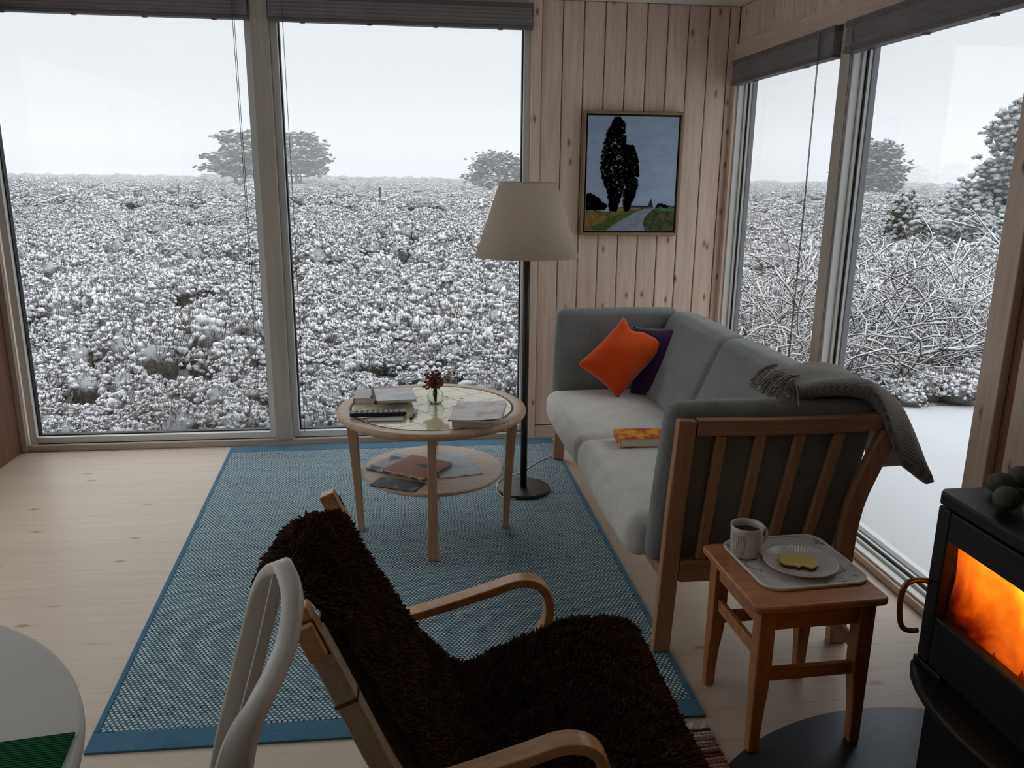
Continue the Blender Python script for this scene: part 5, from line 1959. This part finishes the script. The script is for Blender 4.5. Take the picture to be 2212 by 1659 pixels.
# ------------------------------------------------------------------ white dining chair and table
wc = thing('dining_chair', 'white bentwood dining chair with an open hoop back', 'chair', (-.35, 1.0, 0))
tw = T((-.35, 1.0, 0))
hoop = bez([(-.345, 1.215, .44), (-.314, 1.22, .577), (-.292, 1.225, .66), (-.268, 1.225, .746), (-.248, 1.22, .815), (-.231, 1.205, .871), (-.214, 1.185, .906), (-.196, 1.15, .923), (-.177, 1.09, .907), (-.177, 1.03, .877), (-.187, .98, .86), (-.20, .93, .848), (-.216, .90, .824), (-.228, .88, .78), (-.240, .87, .70), (-.262, .87, .56), (-.270, .87, .44)], 6)
nh = len(hoop)
scs = []
for i in range(nh):
    u = i / (nh - 1)
    scs.append((1.0 + 4.0 * max(0, min(u, .86) - .70), 1.0 + 5.0 * max(0, min(u, .86) - .70) + .7 * max(0, min(1, (.42 - u) / .15))))
sec = [(-.0095, -.0115), (-.006, -.0145), (.006, -.0145), (.0095, -.0115), (.0095, .0115), (.006, .0145), (-.006, .0145), (-.0095, .0115)]
MB().sweep(hoop, sec, up=(1, 0, .35), scales=scs, M=tw).obj('hoop_back', M['white_paint'], wc, smooth=True)
sp_ = bez([(-.318, 1.15, .452), (-.293, 1.15, .595), (-.260, 1.15, .711), (-.233, 1.155, .807), (-.208, 1.165, .905)], 6)
MB().sweep(sp_, [(-.005, -.009), (.005, -.009), (.005, .009), (-.005, .009)], up=(1, 0, .3), M=tw).obj('back_spindle', M['white_paint'], wc, bevel=.003)
MB().prism([(-.47 + .20 * math.cos(a), 1.03 + .205 * math.sin(a)) for a in [2 * PI * k / 40 for k in range(40)]], .415, .450, tw).obj('seat', M['white_paint'], wc, bevel=.008, seg=3)
for x0, y0, x1, y1 in ((-.36, 1.16, -.31, 1.20), (-.36, .90, -.31, .86), (-.58, 1.15, -.62, 1.19), (-.58, .91, -.62, .87)):
    MB().tube([(x0, y0, .414), ((x0 + x1) / 2, (y0 + y1) / 2, .2), (x1, y1, 0.001)], .017, 12, radii=[.019, .017, .012], M=tw).obj('leg', M['white_paint'], wc, smooth=True)

dt = thing('dining_table', 'round white dining table at the lower left', 'table', (-1.0, .90, 0))
MB().lathe([(.535, .702), (.547, .707), (.552, .716), (.551, .726), (.546, .730)], 128).obj('tabletop', M['white_tablet'], dt, bevel=.001)
MB().lathe([(.035, .024), (.032, .12), (.032, .60), (.05, .69), (.16, .7015)], 32).obj('column', M['white_paint'], dt, smooth=True)
MB().lathe([(.24, 0), (.245, .006), (.235, .014), (.05, .0235)], 48).obj('foot', M['white_paint'], dt, smooth=True)
t = NT('green_ribbed_placemat')
co = t.coords()
wv = t.n('ShaderNodeTexWave', wave_type='BANDS', bands_direction='Y')
t.l(co, wv.inputs['Vector'])
wv.inputs['Scale'].default_value = 62
nz = t.noise(co, 60, 2)
t.bump(wv.outputs['Fac'], .7, .003)
t.set(t.ramp(t.math('ADD', t.math('MULTIPLY', wv.outputs['Fac'], .6), t.math('MULTIPLY', nz, .4)), [(.25, s2l(10, 62, 34)), (.75, s2l(26, 118, 66))]), .9, 0, .15)
pmt = MB().box(-.19, .19, -.15, .15, 0, .003).obj('placemat', t.m, bevel=.001, loc=(-.652, .885, .7305))
pmt.rotation_euler = (0, 0, .12)
tag(pmt, 'green ribbed placemat on the white dining table', 'placemat')
